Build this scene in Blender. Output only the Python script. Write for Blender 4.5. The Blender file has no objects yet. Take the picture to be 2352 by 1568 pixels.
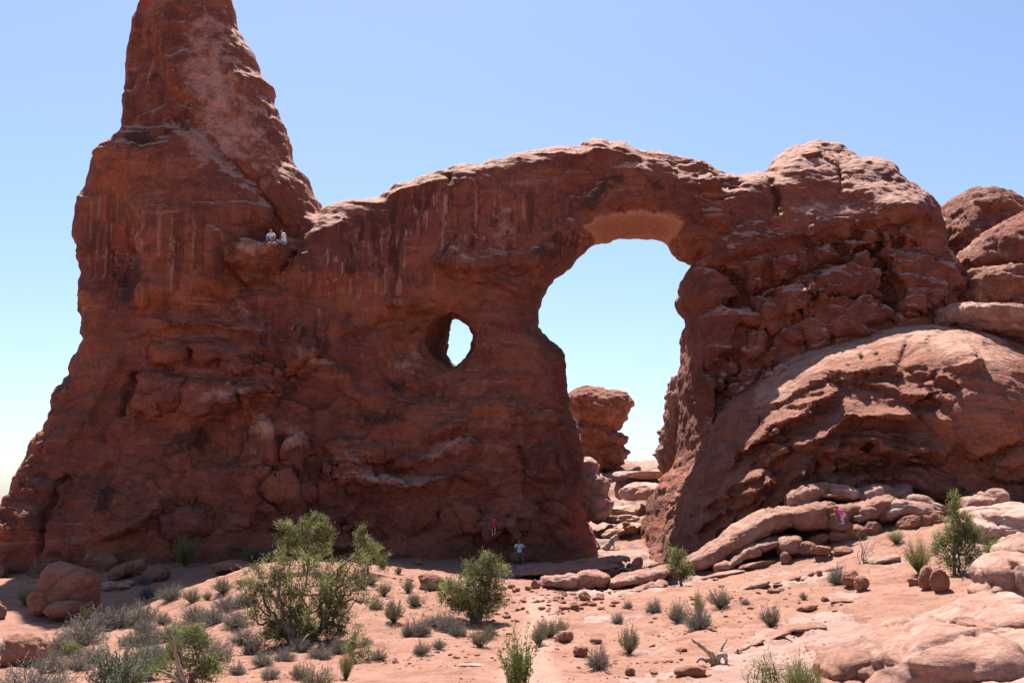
import bpy, math, random
import numpy as np

# ------------------------------------------------------------------ camera, sky, sun, exposure
SC = bpy.context.scene
COL = SC.collection
W, H, F, PITCH = 2352.0, 1568.0, 2545.0, math.radians(8.06)   # photo read at 2352 x 1568
CAM = np.array([0.0, 0.0, 4.5])
cd = bpy.data.cameras.new('camera'); cam = bpy.data.objects.new('camera', cd); COL.objects.link(cam)
cd.sensor_width = 22.2; cd.lens = 22.2 * F / W
cd.clip_start = 0.2; cd.clip_end = 60000.0
cam.location = CAM; cam.rotation_euler = (math.pi / 2 + PITCH, 0, 0)
SC.camera = cam

SUN_EL, SUN_AZ = math.radians(60.3), math.radians(10.0)        # azimuth: left of straight ahead
sdir = np.array([-math.sin(SUN_AZ) * math.cos(SUN_EL), math.cos(SUN_AZ) * math.cos(SUN_EL), math.sin(SUN_EL)])
wd = bpy.data.worlds.new('World'); SC.world = wd; wd.use_nodes = True
nt = wd.node_tree; nt.nodes.clear()
sky = nt.nodes.new('ShaderNodeTexSky'); sky.sky_type = 'NISHITA'; sky.sun_disc = False
sky.sun_elevation = SUN_EL; sky.sun_rotation = -SUN_AZ
sky.altitude = 1500; sky.air_density = 1.0; sky.dust_density = 3.2; sky.ozone_density = 4.0
bg = nt.nodes.new('ShaderNodeBackground'); bg.inputs['Strength'].default_value = 0.0715
wo = nt.nodes.new('ShaderNodeOutputWorld')
nt.links.new(sky.outputs[0], bg.inputs[0]); nt.links.new(bg.outputs[0], wo.inputs[0])
sl = bpy.data.lights.new('sun', 'SUN'); sl.energy = 5.0; sl.angle = math.radians(0.53); sl.color = (1.0, 0.95, 0.88)
so = bpy.data.objects.new('sun', sl); COL.objects.link(so)
from mathutils import Vector
so.rotation_euler = Vector(sdir).to_track_quat('Z', 'Y').to_euler()
so.location = (0, 0, 60)
vs = SC.view_settings
vs.view_transform = 'Standard'; vs.look = 'None'; vs.exposure = 1.32; vs.gamma = 1.0; vs.use_curve_mapping = False
SC.render.engine = 'CYCLES'
SC.cycles.max_bounces = 6; SC.cycles.diffuse_bounces = 4; SC.cycles.glossy_bounces = 2
SC.cycles.transparent_max_bounces = 8

# ------------------------------------------------------------------ projection helpers
CT, ST = math.cos(PITCH), math.sin(PITCH)
def at(px, py, Y):
    """world point seen at photo pixel (px,py) at depth Y"""
    px = np.asarray(px, float); py = np.asarray(py, float); v = (H / 2 - py) / F
    k = Y / (CT - ST * v)
    return np.stack([(px - W / 2) / F * k, np.broadcast_to(Y, px.shape) * 1.0, CAM[2] + (ST + CT * v) * k], -1)
def proj(x, y, z):
    zz = z - CAM[2]
    d = y * CT + zz * ST
    return W / 2 + F * x / d, H / 2 - F * (zz * CT - y * ST) / d

# ------------------------------------------------------------------ numpy noise
_rs = np.random.RandomState(7)
_perm = _rs.permutation(1024).astype(np.int32); _perm = np.concatenate([_perm, _perm])
_g = _rs.normal(size=(1024, 3)); _g = (_g / np.linalg.norm(_g, axis=1)[:, None]).astype(np.float32)
def perlin(p, seed=0):
    p = np.asarray(p, np.float32) + np.float32(seed * 17.31)
    i = np.floor(p).astype(np.int32); f = p - i; i &= 1023
    u = f * f * f * (f * (f * 6 - 15) + 10)
    def g(a, b, c):
        h = _perm[(_perm[(_perm[(i[:, 0] + a) & 1023] + i[:, 1] + b) & 1023] + i[:, 2] + c) & 1023]
        gg = _g[h]
        return gg[:, 0] * (f[:, 0] - a) + gg[:, 1] * (f[:, 1] - b) + gg[:, 2] * (f[:, 2] - c)
    x0 = g(0,0,0) * (1-u[:,0]) + g(1,0,0) * u[:,0]; x1 = g(0,1,0) * (1-u[:,0]) + g(1,1,0) * u[:,0]
    x2 = g(0,0,1) * (1-u[:,0]) + g(1,0,1) * u[:,0]; x3 = g(0,1,1) * (1-u[:,0]) + g(1,1,1) * u[:,0]
    y0 = x0 * (1-u[:,1]) + x1 * u[:,1]; y1 = x2 * (1-u[:,1]) + x3 * u[:,1]
    return (y0 * (1-u[:,2]) + y1 * u[:,2]) * 1.6
def fbm(p, o=4, seed=0, gain=0.5):
    p = np.asarray(p, np.float32); s = 0; a = 1.0
    for k in range(o):
        s = s + a * perlin(p * (2.03 ** k), seed + k * 3); a *= gain
    return s
def worley(p, seed=0):
    """F1, F2 distances"""
    p = np.asarray(p, np.float32); i = np.floor(p).astype(np.int32)
    f1 = np.full(len(p), 9.0, np.float32); f2 = f1.copy()
    for a in (-1, 0, 1):
        for b in (-1, 0, 1):
            for c in (-1, 0, 1):
                ci = i + np.array([a, b, c], np.int32)
                h = _perm[(_perm[(_perm[(ci[:, 0] + seed * 7) & 1023] + ci[:, 1]) & 1023] + ci[:, 2]) & 1023]
                q = ci + 0.5 + _g[h] * 0.42
                d = np.sqrt(((q - p) ** 2).sum(1))
                m = d < f1
                f2 = np.where(m, f1, np.minimum(f2, d)); f1 = np.where(m, d, f1)
    return f1, f2

# ------------------------------------------------------------------ surface nets
_CORN = [(a, b, c) for a in (0, 1) for b in (0, 1) for c in (0, 1)]
_EDGE = [(a, b) for a in _CORN for b in _CORN if sum(abs(np.subtract(a, b))) == 1 and a < b]
def surface_nets(f, org, h):
    ins = f > 0
    nx, ny, nz = f.shape
    c = np.zeros((nx-1, ny-1, nz-1), np.uint8)
    for a, b, d in _CORN:
        c += ins[a:nx-1+a, b:ny-1+b, d:nz-1+d]
    act = (c > 0) & (c < 8)
    cells = np.argwhere(act)
    idx = np.full(act.shape, -1, np.int32); idx[act] = np.arange(len(cells), dtype=np.int32)
    P = np.zeros((len(cells), 3)); cnt = np.zeros(len(cells))
    for a, b in _EDGE:
        fa = f[cells[:,0]+a[0], cells[:,1]+a[1], cells[:,2]+a[2]].astype(np.float64)
        fb = f[cells[:,0]+b[0], cells[:,1]+b[1], cells[:,2]+b[2]].astype(np.float64)
        m = (fa > 0) != (fb > 0)
        t = np.where(m, fa / np.where(m, fa - fb, 1), 0)
        P += m[:, None] * (np.array(a) + t[:, None] * (np.array(b) - np.array(a))); cnt += m
    V = (cells + P / cnt[:, None]) * h + np.asarray(org)
    Q = []
    for ax in range(3):
        s0 = [slice(None)] * 3; s1 = [slice(None)] * 3
        s0[ax] = slice(0, -1); s1[ax] = slice(1, None)
        A = ins[tuple(s0)]; B = ins[tuple(s1)]
        e = np.argwhere(A != B)
        o1, o2 = [(1, 2), (2, 0), (0, 1)][ax]
        ok = (e[:, o1] > 0) & (e[:, o2] > 0) & (e[:, o1] < f.shape[o1]-1) & (e[:, o2] < f.shape[o2]-1)
        e = e[ok]
        up = A[e[:, 0], e[:, 1], e[:, 2]]
        def cell(d1, d2):
            q = e.copy(); q[:, o1] += d1; q[:, o2] += d2
            return idx[q[:, 0], q[:, 1], q[:, 2]]
        q = np.stack([cell(-1, -1), cell(0, -1), cell(0, 0), cell(-1, 0)], 1)
        q[~up] = q[~up][:, ::-1]
        Q.append(q)
    return V, np.concatenate(Q)

def vnormals(V, Q):
    n = np.cross(V[Q[:, 2]] - V[Q[:, 0]], V[Q[:, 3]] - V[Q[:, 1]]) if Q.shape[1] == 4 else np.cross(V[Q[:, 1]] - V[Q[:, 0]], V[Q[:, 2]] - V[Q[:, 0]])
    N = np.zeros_like(V)
    for k in range(Q.shape[1]):
        for a in range(3):
            N[:, a] += np.bincount(Q[:, k], n[:, a], len(V))
    return N / np.maximum(np.linalg.norm(N, axis=1), 1e-9)[:, None]

# ------------------------------------------------------------------ object helpers
def new_mesh(name, V, Q, mat=None, attrs=None, smooth=True, normals=None):
    me = bpy.data.meshes.new(name)
    V = np.asarray(V, np.float32); Q = np.asarray(Q, np.int32); n = Q.shape[1]
    me.vertices.add(len(V)); me.vertices.foreach_set('co', V.ravel())
    me.loops.add(Q.size); me.loops.foreach_set('vertex_index', Q.ravel())
    me.polygons.add(len(Q)); me.polygons.foreach_set('loop_start', np.arange(0, Q.size, n, dtype=np.int32))
    me.update(calc_edges=True)
    me.polygons.foreach_set('use_smooth', np.full(len(Q), smooth, bool))
    for k, a in (attrs or {}).items():
        if a.ndim == 1:
            t = me.attributes.new(k, 'FLOAT', 'POINT'); t.data.foreach_set('value', a.astype(np.float32))
        else:
            t = me.attributes.new(k, 'FLOAT_COLOR', 'POINT'); t.data.foreach_set('color', np.c_[a, np.ones(len(a))].astype(np.float32).ravel())
    if normals is not None:
        me.normals_split_custom_set_from_vertices(normals.astype(np.float32))
    if mat: me.materials.append(mat)
    return me
def obj(name, me, parent=None, loc=(0, 0, 0), rot=(0, 0, 0), scale=(1, 1, 1)):
    o = bpy.data.objects.new(name, me); COL.objects.link(o)
    o.location = loc; o.rotation_euler = rot; o.scale = scale
    if parent: o.parent = parent
    return o
def tag(o, label=None, cat=None, group=None, kind=None):
    if label: o['label'] = label
    if cat: o['category'] = cat
    if group: o['group'] = group
    if kind: o['kind'] = kind
    return o
def empty(name, loc, label, cat, group=None):
    o = bpy.data.objects.new(name, None); COL.objects.link(o); o.location = loc; o.empty_display_size = 0.3
    return tag(o, label, cat, group)

# ------------------------------------------------------------------ material helper
class NT:
    def __init__(s, name, rough=0.9):
        s.m = bpy.data.materials.new(name); s.m.use_nodes = True; s.t = s.m.node_tree
        s.b = s.t.nodes['Principled BSDF']; s.b.inputs['Roughness'].default_value = rough
        s.b.inputs['Specular IOR Level'].default_value = 0.25
        s.pos = s.t.nodes.new('ShaderNodeNewGeometry').outputs['Position']
    def L(s, a, b): s.t.links.new(a, b)
    def node(s, typ, ins=None, **kw):
        n = s.t.nodes.new(typ)
        for k, v in kw.items(): setattr(n, k, v)
        for k, v in (ins or {}).items():
            if isinstance(v, bpy.types.NodeSocket): s.L(v, n.inputs[k])
            else: n.inputs[k].default_value = v
        return n
    def scale(s, v, vec):
        return s.node('ShaderNodeVectorMath', {0: v, 1: vec}, operation='MULTIPLY').outputs[0]
    def noise(s, scale, detail=4, rough=0.55, vec=None, dist=0.0):
        return s.node('ShaderNodeTexNoise', {'Vector': vec or s.pos, 'Scale': scale, 'Detail': detail, 'Roughness': rough, 'Distortion': dist}).outputs['Fac']
    def ramp(s, fac, a, b, c0=0.0, c1=1.0):
        return s.node('ShaderNodeMapRange', {'Value': fac, 'From Min': a, 'From Max': b, 'To Min': c0, 'To Max': c1}, interpolation_type='SMOOTHSTEP').outputs[0]
    def mix(s, fac, a, b, mode='MIX'):
        n = s.node('ShaderNodeMix', data_type='RGBA', blend_type=mode)
        for k, v in ((0, fac), (6, a), (7, b)):
            if isinstance(v, bpy.types.NodeSocket): s.L(v, n.inputs[k])
            else: n.inputs[k].default_value = v if k == 0 else (*v, 1)
        return n.outputs[2]
    def math(s, op, a, b=0.0, clamp=False):
        return s.node('ShaderNodeMath', {0: a, 1: b}, operation=op, use_clamp=clamp).outputs[0]
    def attr(s, name):
        return s.node('ShaderNodeAttribute', attribute_name=name)
    def bump(s, h, strength, dist, nrm=None):
        n = s.node('ShaderNodeBump', {'Height': h, 'Strength': strength, 'Distance': dist})
        if nrm: s.L(nrm, n.inputs['Normal'])
        return n.outputs[0]
    def done(s, col, nrm=None):
        if isinstance(col, bpy.types.NodeSocket): s.L(col, s.b.inputs['Base Color'])
        else: s.b.inputs['Base Color'].default_value = (*col, 1)
        if nrm: s.L(nrm, s.b.inputs['Normal'])
        return s.m
# ------------------------------------------------------------------ painting on rock faces (distances in photo pixels)
def line_dist(PX, PY, pts):
    """distance to polyline, signed side (+ = below / right of travel), fraction along"""
    pts = np.asarray(pts, np.float32)
    best = np.full(PX.shape, 1e9, np.float32); side = np.zeros(PX.shape, np.float32); frac = np.zeros(PX.shape, np.float32)
    L = np.r_[0, np.cumsum(np.linalg.norm(np.diff(pts, axis=0), axis=1))]
    for k in range(len(pts) - 1):
        a, b = pts[k], pts[k+1]; d = b - a; l2 = float(d @ d) + 1e-9
        t = np.clip(((PX - a[0]) * d[0] + (PY - a[1]) * d[1]) / l2, 0, 1)
        dx = PX - a[0] - t * d[0]; dy = PY - a[1] - t * d[1]
        dd = np.sqrt(dx * dx + dy * dy)
        m = dd < best
        cr = d[0] * (PY - a[1]) - d[1] * (PX - a[0])
        best = np.where(m, dd, best); side = np.where(m, np.sign(cr), side)
        frac = np.where(m, (L[k] + t * math.sqrt(l2)) / L[-1], frac)
    return best, side, frac
def poly_sd(PX, PY, pts):
    """signed distance, + inside"""
    pts = np.asarray(pts, np.float32); n = len(pts)
    best = np.full(PX.shape, 1e9, np.float32); ins = np.zeros(PX.shape, bool)
    for k in range(n):
        a, b = pts[k], pts[(k+1) % n]; d = b - a; l2 = float(d @ d) + 1e-9
        t = np.clip(((PX - a[0]) * d[0] + (PY - a[1]) * d[1]) / l2, 0, 1)
        best = np.minimum(best, np.sqrt((PX - a[0] - t * d[0]) ** 2 + (PY - a[1] - t * d[1]) ** 2))
        if a[1] != b[1]:
            c = ((a[1] > PY) != (b[1] > PY)) & (PX < (b[0] - a[0]) * (PY - a[1]) / (b[1] - a[1]) + a[0])
            ins ^= c
    return np.where(ins, best, -best)
def sst(x, a, b):
    t = np.clip((x - a) / (b - a), 0, 1); return t * t * (3 - 2 * t)
def rbf(pts, vals, X, Y, smooth=1e-3):
    """thin plate interpolation"""
    pts = np.asarray(pts, float); s = np.abs(pts).max(); p = pts / s; n = len(p)
    def U(r2): return 0.5 * r2 * np.log(r2 + 1e-12)
    r2 = ((p[:, None] - p[None]) ** 2).sum(-1)
    A = np.zeros((n+3, n+3)); A[:n, :n] = U(r2) + smooth * np.eye(n); A[:n, n] = 1; A[:n, n+1:] = p
    A[n, :n] = 1; A[n+1:, :n] = p.T
    w = np.linalg.solve(A, np.r_[vals, 0, 0, 0])
    x = X / s; y = Y / s; out = w[n] + w[n+1] * x + w[n+2] * y
    for k in range(n):
        out = out + w[k] * U((x - p[k, 0]) ** 2 + (y - p[k, 1]) ** 2)
    return out
class Paint:
    def __init__(s, PX, PY, wob=7.0):
        q = np.stack([PX.ravel() / 60, PY.ravel() / 60, np.zeros(PX.size)], 1)
        s.PX = (PX + wob * fbm(q * 1.5, 4, 50, 0.6).reshape(PX.shape)).astype(np.float32)
        s.PY = (PY + wob * fbm(q * 1.5, 4, 60, 0.6).reshape(PX.shape)).astype(np.float32)
        s.r = np.zeros(PX.shape, np.float32)
    def win(s, pts, m):
        p = np.asarray(pts); 
        k = (s.PX > p[:, 0].min() - m) & (s.PX < p[:, 0].max() + m) & (s.PY > p[:, 1].min() - m) & (s.PY < p[:, 1].max() + m)
        return np.nonzero(k)
    def _line(s, pts, reach):
        w = s.win(pts, reach)
        d, sd, fr = line_dist(s.PX[w], s.PY[w], pts)
        return w, d, sd, np.minimum(1, 8 * np.minimum(fr, 1 - fr) + 0.12)
    def ledge(s, pts, a, w=60, top=6):      # a lip that stands out at the line and dies away below it
        k, d, sd, e = s._line(pts, 4 * w)
        s.r[k] += a * e * np.where(sd > 0, np.exp(-(d / w) ** 1.3), np.exp(-(d / top) ** 2))
    def over(s, pts, a, w=60, bot=6):       # rock above the line hangs out over what is below
        k, d, sd, e = s._line(pts, 4 * w)
        s.r[k] += a * e * np.where(sd < 0, np.exp(-(d / w) ** 1.3), np.exp(-(d / bot) ** 2))
    def crack(s, pts, a, w=6):
        k, d, sd, e = s._line(pts, 4 * w)
        s.r[k] -= a * e * np.exp(-(d / w) ** 2)
    def block(s, pts, a, R=25, edge=3):     # pillow-shaped block
        w = s.win(pts, 12)
        d = poly_sd(s.PX[w], s.PY[w], pts)
        s.r[w] += a * np.where(d > 0, (1 - (1 - np.clip(d / R, 0, 1)) ** 2.2), 0)
        if edge: s.r[w] -= 0.25 * abs(a) * np.exp(-(d / edge) ** 2)
    def bump(s, c, rx, ry, a, rot=0, pw=1.0):
        w = s.win([c], 2.6 * max(rx, ry)); x = s.PX[w] - c[0]; y = s.PY[w] - c[1]; cr, sr = math.cos(math.radians(rot)), math.sin(math.radians(rot))
        u = (x * cr + y * sr) / rx; v = (-x * sr + y * cr) / ry
        s.r[w] += a * np.exp(-(u * u + v * v) ** pw)

def sample(M, ox, oz, h, x, z):
    i = np.clip((x - ox) / h, 0, M.shape[0] - 1.001); j = np.clip((z - oz) / h, 0, M.shape[1] - 1.001)
    a = i.astype(int); b = j.astype(int); u = i - a; v = j - b
    return M[a, b] * (1-u) * (1-v) + M[a+1, b] * u * (1-v) + M[a, b+1] * (1-u) * v + M[a+1, b+1] * u * v

class Face:
    """a rock mass: outline traced at its own depth, a front and a back surface with real thickness, relief on the front"""
    def __init__(s, outline, odepth, fpts, tpts, box, h, R=3.0, p=2.4, holes=(), Rh=1.2):
        s.h = h; s.box = box; (x0, x1), (y0, y1), (z0, z1) = box
        s.xs = np.arange(x0, x1, h); s.ys = np.arange(y0, y1, h); s.zs = np.arange(z0, z1, h)
        X, Z = np.meshgrid(s.xs, s.zs, indexing='ij'); s.X, s.Z = X, Z
        fp = np.array(fpts, float); fw = at(fp[:, 0], fp[:, 1], fp[:, 2])
        s.yf0 = rbf(fw[:, [0, 2]], fp[:, 2], X, Z, 1e-2).astype(np.float32)
        tp = np.array(tpts, float); tw = at(tp[:, 0], tp[:, 1], 74.0)
        s.T = np.maximum(rbf(tw[:, [0, 2]], tp[:, 2], X, Z, 3e-2), 2.0).astype(np.float32)
        mid = s.yf0 + 0.25 * s.T                    # outlines stand inside the mass, nearer its front
        def trace(pts):
            q_ = np.array(pts, float); dep = np.full(len(q_), odepth)
            for _ in range(4):
                w_ = at(q_[:, 0], q_[:, 1], dep)
                dep = 0.5 * dep + 0.5 * np.clip(sample(mid, x0, z0, h, w_[:, 0], w_[:, 2]), y0, y1)
            return at(q_[:, 0], q_[:, 1], dep)
        ow = trace(outline)
        # ragged edge: shift the lookup a little
        q = np.stack([X.ravel() * 0.9, Z.ravel() * 0.9, 0 * X.ravel()], 1)
        wx = 0.11 * fbm(q, 4, 11, 0.6).reshape(X.shape); wz = 0.11 * fbm(q, 4, 21, 0.6).reshape(X.shape)
        s.wx, s.wz = wx, wz
        d = poly_sd(X + wx, Z + wz, ow[:, [0, 2]]) + 0.13
        s.g_edge = np.maximum(0, 1 - d / R)
        s.hole_d = np.full(X.shape, 1e9, np.float32)
        for hp, hd in holes:
            hw = trace(hp)
            s.hole_d = np.minimum(s.hole_d, -poly_sd(X + wx, Z + wz, hw[:, [0, 2]]) - 0.24)
        s.g_edge = np.maximum(s.g_edge, np.maximum(0, 1 - s.hole_d / Rh))
        s.d = np.minimum(d, s.hole_d); s.p = p
        s.PX, s.PY = proj(X, s.yf0, Z)
        s.P = Paint(s.PX, s.PY)
        s.maps = {}
        s.extra = None
    def build(s):
        h = s.h
        yF = s.yf0 - s.P.r * np.clip(s.d / 1.2, 0.15, 1); yB = s.yf0 + s.T
        m = s.yf0 + 0.5 * s.T
        ge = s.g_edge ** s.p
        f = np.empty((len(s.xs), len(s.ys), len(s.zs)), np.float32)
        for j, y in enumerate(s.ys):
            yn = np.where(y < m, (m - y) / np.maximum(m - yF, 0.3), (y - m) / (yB - m))
            v = 1 - ge - yn ** s.p
            if s.extra is not None: v = np.minimum(v, s.extra(y, yF, yB))
            f[:, j, :] = v
        V, Q = surface_nets(f, (s.box[0][0], s.box[1][0], s.box[2][0]), h)
        return V, Q
    def look(s, M, V):
        return sample(M, s.box[0][0], s.box[2][0], s.h, V[:, 0], V[:, 2])

def facets(p, seed=0):
    """broken faces: every cell of rock has its own tilt and stands in or out"""
    p = np.asarray(p, np.float32); i = np.floor(p).astype(np.int32)
    f1 = np.full(len(p), 9.0, np.float32); f2 = f1.copy(); hv = np.zeros(len(p), np.float32)
    for a in (-1, 0, 1):
        for b in (-1, 0, 1):
            for c in (-1, 0, 1):
                ci = i + np.array([a, b, c], np.int32)
                h = _perm[(_perm[(_perm[(ci[:, 0] + seed * 7) & 1023] + ci[:, 1]) & 1023] + ci[:, 2]) & 1023]
                q = ci + 0.5 + _g[h] * 0.45
                dd = p - q; d = np.sqrt((dd ** 2).sum(1))
                g2 = _g[(h * 7 + 13) & 1023]
                v = (g2 * dd).sum(1) * 0.9 + g2[:, 0] * 0.45
                m = d < f1
                f2 = np.where(m, f1, np.minimum(f2, d)); f1 = np.where(m, d, f1); hv = np.where(m, v, hv)
    e = np.clip((f2 - f1) / 0.10, 0, 1)
    return hv * e, np.exp(-((f2 - f1) / 0.05) ** 2)
def strata(V, tilt=(0.10, 0.0), f=1.0, seed=0):
    sz = V[:, 2] + tilt[0] * V[:, 0] + tilt[1] * V[:, 1]
    q = np.stack([V[:, 0] * 0.10, V[:, 1] * 0.10, sz * 0.9 * f], 1)
    q2 = np.stack([V[:, 0] * 0.28, V[:, 1] * 0.28, sz * 2.6 * f], 1)
    a = perlin(q, seed + 3); b = perlin(q2, seed + 5)
    return np.sign(a) * np.abs(a) ** 0.7 + 0.5 * b

# ------------------------------------------------------------------ materials for rock and sand
ALB = 0.71                                       # the photo is exposed for the shade; rock stays at its own dark red
def rock_material(name, base, dark, pale, streaky=1.0, scale=1.0, bmp=1.0, mott=1.0):
    n = NT(name, 0.92)
    base, dark, pale = (tuple(c * ALB for c in q) for q in (base, dark, pale))
    big = n.noise(0.16 * scale, 5, 0.6, dist=0.4)
    col = n.mix(n.ramp(big, 0.35, 0.68), dark, base)
    # bedding
    z = n.scale(n.pos, (0.25, 0.25, 2.2))
    bed = n.noise(1.0 * scale, 6, 0.62, vec=z, dist=0.3)
    col = n.mix(n.math('MULTIPLY', n.ramp(bed, 0.52, 0.72, 0, 0.6), n.ramp(n.noise(0.25, 3), 0.42, 0.62, 0.1, 1)), col, pale)
    col = n.mix(n.ramp(bed, 0.32, 0.46, 0.35, 0), col, tuple(c * 0.6 for c in dark))
    # run-down streaks where the face is marked for them
    st = n.attr('streak').outputs['Fac']
    sv = n.scale(n.pos, (1.35, 1.35, 0.06))
    sn = n.noise(1.0, 4, 0.65, vec=sv)
    col = n.mix(n.math('MULTIPLY', st, n.ramp(sn, 0.47, 0.60, 0, 0.75 * streaky)), col, tuple(c * 0.42 for c in dark))
    sv2 = n.scale(n.pos, (2.7, 2.7, 0.10))
    sn2 = n.noise(1.0, 3, 0.6, vec=n.node('ShaderNodeVectorMath', {0: sv2, 1: (31, 7, 3)}, operation='ADD').outputs[0])
    col = n.mix(n.math('MULTIPLY', st, n.ramp(sn2, 0.56, 0.68, 0, 0.55 * streaky)), col, tuple(min(1, c * 1.15) for c in pale))
    # desert varnish patches
    va = n.attr('varnish').outputs['Fac']
    vn = n.noise(0.8, 6, 0.7, dist=0.5)
    vm = n.ramp(n.math('ADD', va, n.math('MULTIPLY', n.math('SUBTRACT', vn, 0.5), 2.2)), 0.35, 0.75, 0, 0.8)
    vm = n.math('MULTIPLY', vm, n.ramp(va, 0.03, 0.25))
    col = n.mix(vm, col, (0.040, 0.022, 0.021))
    m2 = n.ramp(n.noise(0.42 * scale, 9, 0.66, vec=n.scale(n.pos, (0.8, 0.8, 1.25)), dist=1.2), 0.515, 0.565, 0, 0.62 * mott)
    col = n.mix(m2, col, tuple(c * 0.55 for c in (dark[0], dark[1] * 1.05, dark[2] * 1.3)))
    mo = n.ramp(n.noise(1.3 * scale, 8, 0.70, dist=0.8), 0.52, 0.62, 0, 0.45 * mott)
    col = n.mix(mo, col, tuple(c * 0.62 for c in dark))
    og = n.ramp(n.noise(0.38 * scale, 6, 0.65, vec=n.node('ShaderNodeVectorMath', {0: n.pos, 1: (57, 13, 29)}, operation='ADD').outputs[0], dist=0.5), 0.545, 0.60, 0, 0.6 * mott)
    col = n.mix(og, col, (base[0] * 1.25, base[1] * 1.15, base[2] * 0.95))
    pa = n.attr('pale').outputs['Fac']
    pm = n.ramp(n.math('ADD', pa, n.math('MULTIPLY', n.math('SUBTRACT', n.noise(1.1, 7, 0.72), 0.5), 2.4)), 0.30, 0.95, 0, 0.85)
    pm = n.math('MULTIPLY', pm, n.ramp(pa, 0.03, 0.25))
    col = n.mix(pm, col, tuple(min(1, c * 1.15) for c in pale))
    col = n.mix(n.ramp(n.math('ADD', pa, n.math('MULTIPLY', n.math('SUBTRACT', n.noise(0.7, 6, 0.7), 0.5), 1.8)), 0.75, 2.3, 0, 0.6), col, (0.30, 0.122, 0.062))      # highest pale values paint orange bounced light under the span into the colour
    # speckle
    sp = n.noise(7.0, 5, 0.7)
    col = n.mix(1.0, col, n.mix(n.ramp(sp, 0.3, 0.7), (0.78, 0.78, 0.80), (1.16, 1.14, 1.12)), 'MULTIPLY')
    h1 = n.noise(2.2, 8, 0.62); h2 = n.noise(1.0, 8, 0.66, vec=n.scale(n.pos, (1.2, 1.2, 6.0)))
    nb = n.bump(h1, 0.55 * bmp, 0.22)
    nb = n.bump(h2, 0.6 * bmp, 0.14, nb)
    nb = n.bump(n.noise(11.0, 5, 0.7), 0.4, 0.05, nb)
    if mott > 0.6:
        wv = n.node('ShaderNodeVectorMath', {0: n.scale(n.pos, (0.55, 0.55, 0.95)), 1: n.scale(n.node('ShaderNodeTexNoise', {'Vector': n.pos, 'Scale': 0.9, 'Detail': 4}).outputs['Color'], (0.9, 0.9, 0.9))}, operation='ADD').outputs[0]
        vo = n.node('ShaderNodeTexVoronoi', {'Vector': wv, 'Scale': 1.0}, feature='DISTANCE_TO_EDGE').outputs['Distance']
        nb = n.bump(n.math('MAXIMUM', n.ramp(vo, 0.0, 0.05), n.ramp(st, 0.1, 0.6)), 0.5 * bmp, 0.16, nb)
    return n.done(col, nb)
M_WALL = rock_material('red_sandstone', (0.375, 0.125, 0.070), (0.225, 0.070, 0.045), (0.56, 0.310, 0.235), 1.25, mott=0.68)
M_FLANK = rock_material('flank_sandstone', (0.38, 0.150, 0.092), (0.27, 0.095, 0.060), (0.52, 0.290, 0.210), 0.4, mott=0.7)
M_SLICK = rock_material('pale_slickrock', (0.44, 0.230, 0.165), (0.34, 0.155, 0.105), (0.54, 0.345, 0.280), 0.4, bmp=0.75, mott=0.22)
# ------------------------------------------------------------------ the arch: tower, wall with window, span, right buttress
OUT = [(-110,1480),(-70,1330),(-40,1262),(0,1204),(10,1191),(15,1167),(23,1157),(25,1137),(35,1124),(42,1104),(54,1087),(69,1060),(79,1034),(89,1004),(110,985),(117,960),
 (130,923),(134,900),(140,889),(152,881),(150,878),(157,870),(167,864),(162,855),(167,838),(176,818),(190,793),(186,786),(190,781),(183,774),(181,764),(189,734),(175,722),
 (175,688),(176,658),(183,637),(178,625),(180,612),(176,595),(179,577),(174,558),(167,544),(167,522),(172,481),(177,456),(193,436),(208,401),(213,374),(236,351),(251,333),(275,306),(277,271),
 (277,236),(282,186),(287,145),(292,100),(297,55),(308,30),(318,-5),(330,-60),(352,-120),(385,-165),(425,-178),(465,-160),(492,-100),(505,-45),(518,0),(524,30),(537,65),(567,108),(574,140),(587,166),(604,176),(611,188),(609,216),(623,238),
 (635,266),(642,301),(655,341),(672,379),(697,411),(715,441),(722,466),(729,487),(747,472),(795,458),(873,450),(878,439),(907,419),(942,414),(977,404),(1004,392),(1033,387),(1036,381),(1054,377),(1108,369),
 (1119,363),(1154,358),(1173,350),(1220,341),(1274,335),(1339,334),(1341,323),(1366,313),(1390,317),(1401,323),(1417,318),(1440,321),(1455,333),(1476,340),(1513,342),(1544,352),(1579,358),(1609,369),
 (1637,386),(1668,395),(1703,402),(1730,398),(1766,395),(1768,386),(1784,365),(1807,341),(1838,326),(1876,313),(1896,312),(1919,316),(1940,324),(1948,336),(1963,351),(1969,358),(2000,356),(2023,366),(2046,384),
 (2069,411),(2092,422),(2108,436),(2127,446),(2146,461),(2162,480),(2170,520),(2176,570),(2190,600),(2206,622),(2204,640),(2200,700),(2230,800),(2280,1000),(2320,1480)]
OPEN = [(1469,536),(1417,539),(1382,549),(1359,562),(1336,581),(1322,605),(1305,620),(1285,632),(1270,647),(1262,670),(1247,690),(1241,705),(1243,743),(1262,763),(1278,782),(1305,807),(1309,832),(1312,852),(1316,899),
 (1321,931),(1336,960),(1348,996),(1348,1032),(1347,1068),(1352,1115),(1356,1194),(1370,1219),(1388,1245),(1400,1330),(1450,1330),(1472,1240),(1478,1216),(1501,1154),(1515,1119),(1530,1087),(1552,1067),(1568,1010),(1574,960),(1568,900),(1566,858),
 (1573,805),(1575,755),(1582,724),(1561,697),(1557,670),(1567,655),(1559,645),(1569,635),(1579,608),(1604,592),(1571,585),(1548,566),(1540,549),(1517,541)]
WBACK = [(1043,732),(1070,745),(1084,765),(1083,785),(1072,806),(1058,816),(1049,832),(1038,824),(1028,812),(1028,795),(1033,770)]
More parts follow.
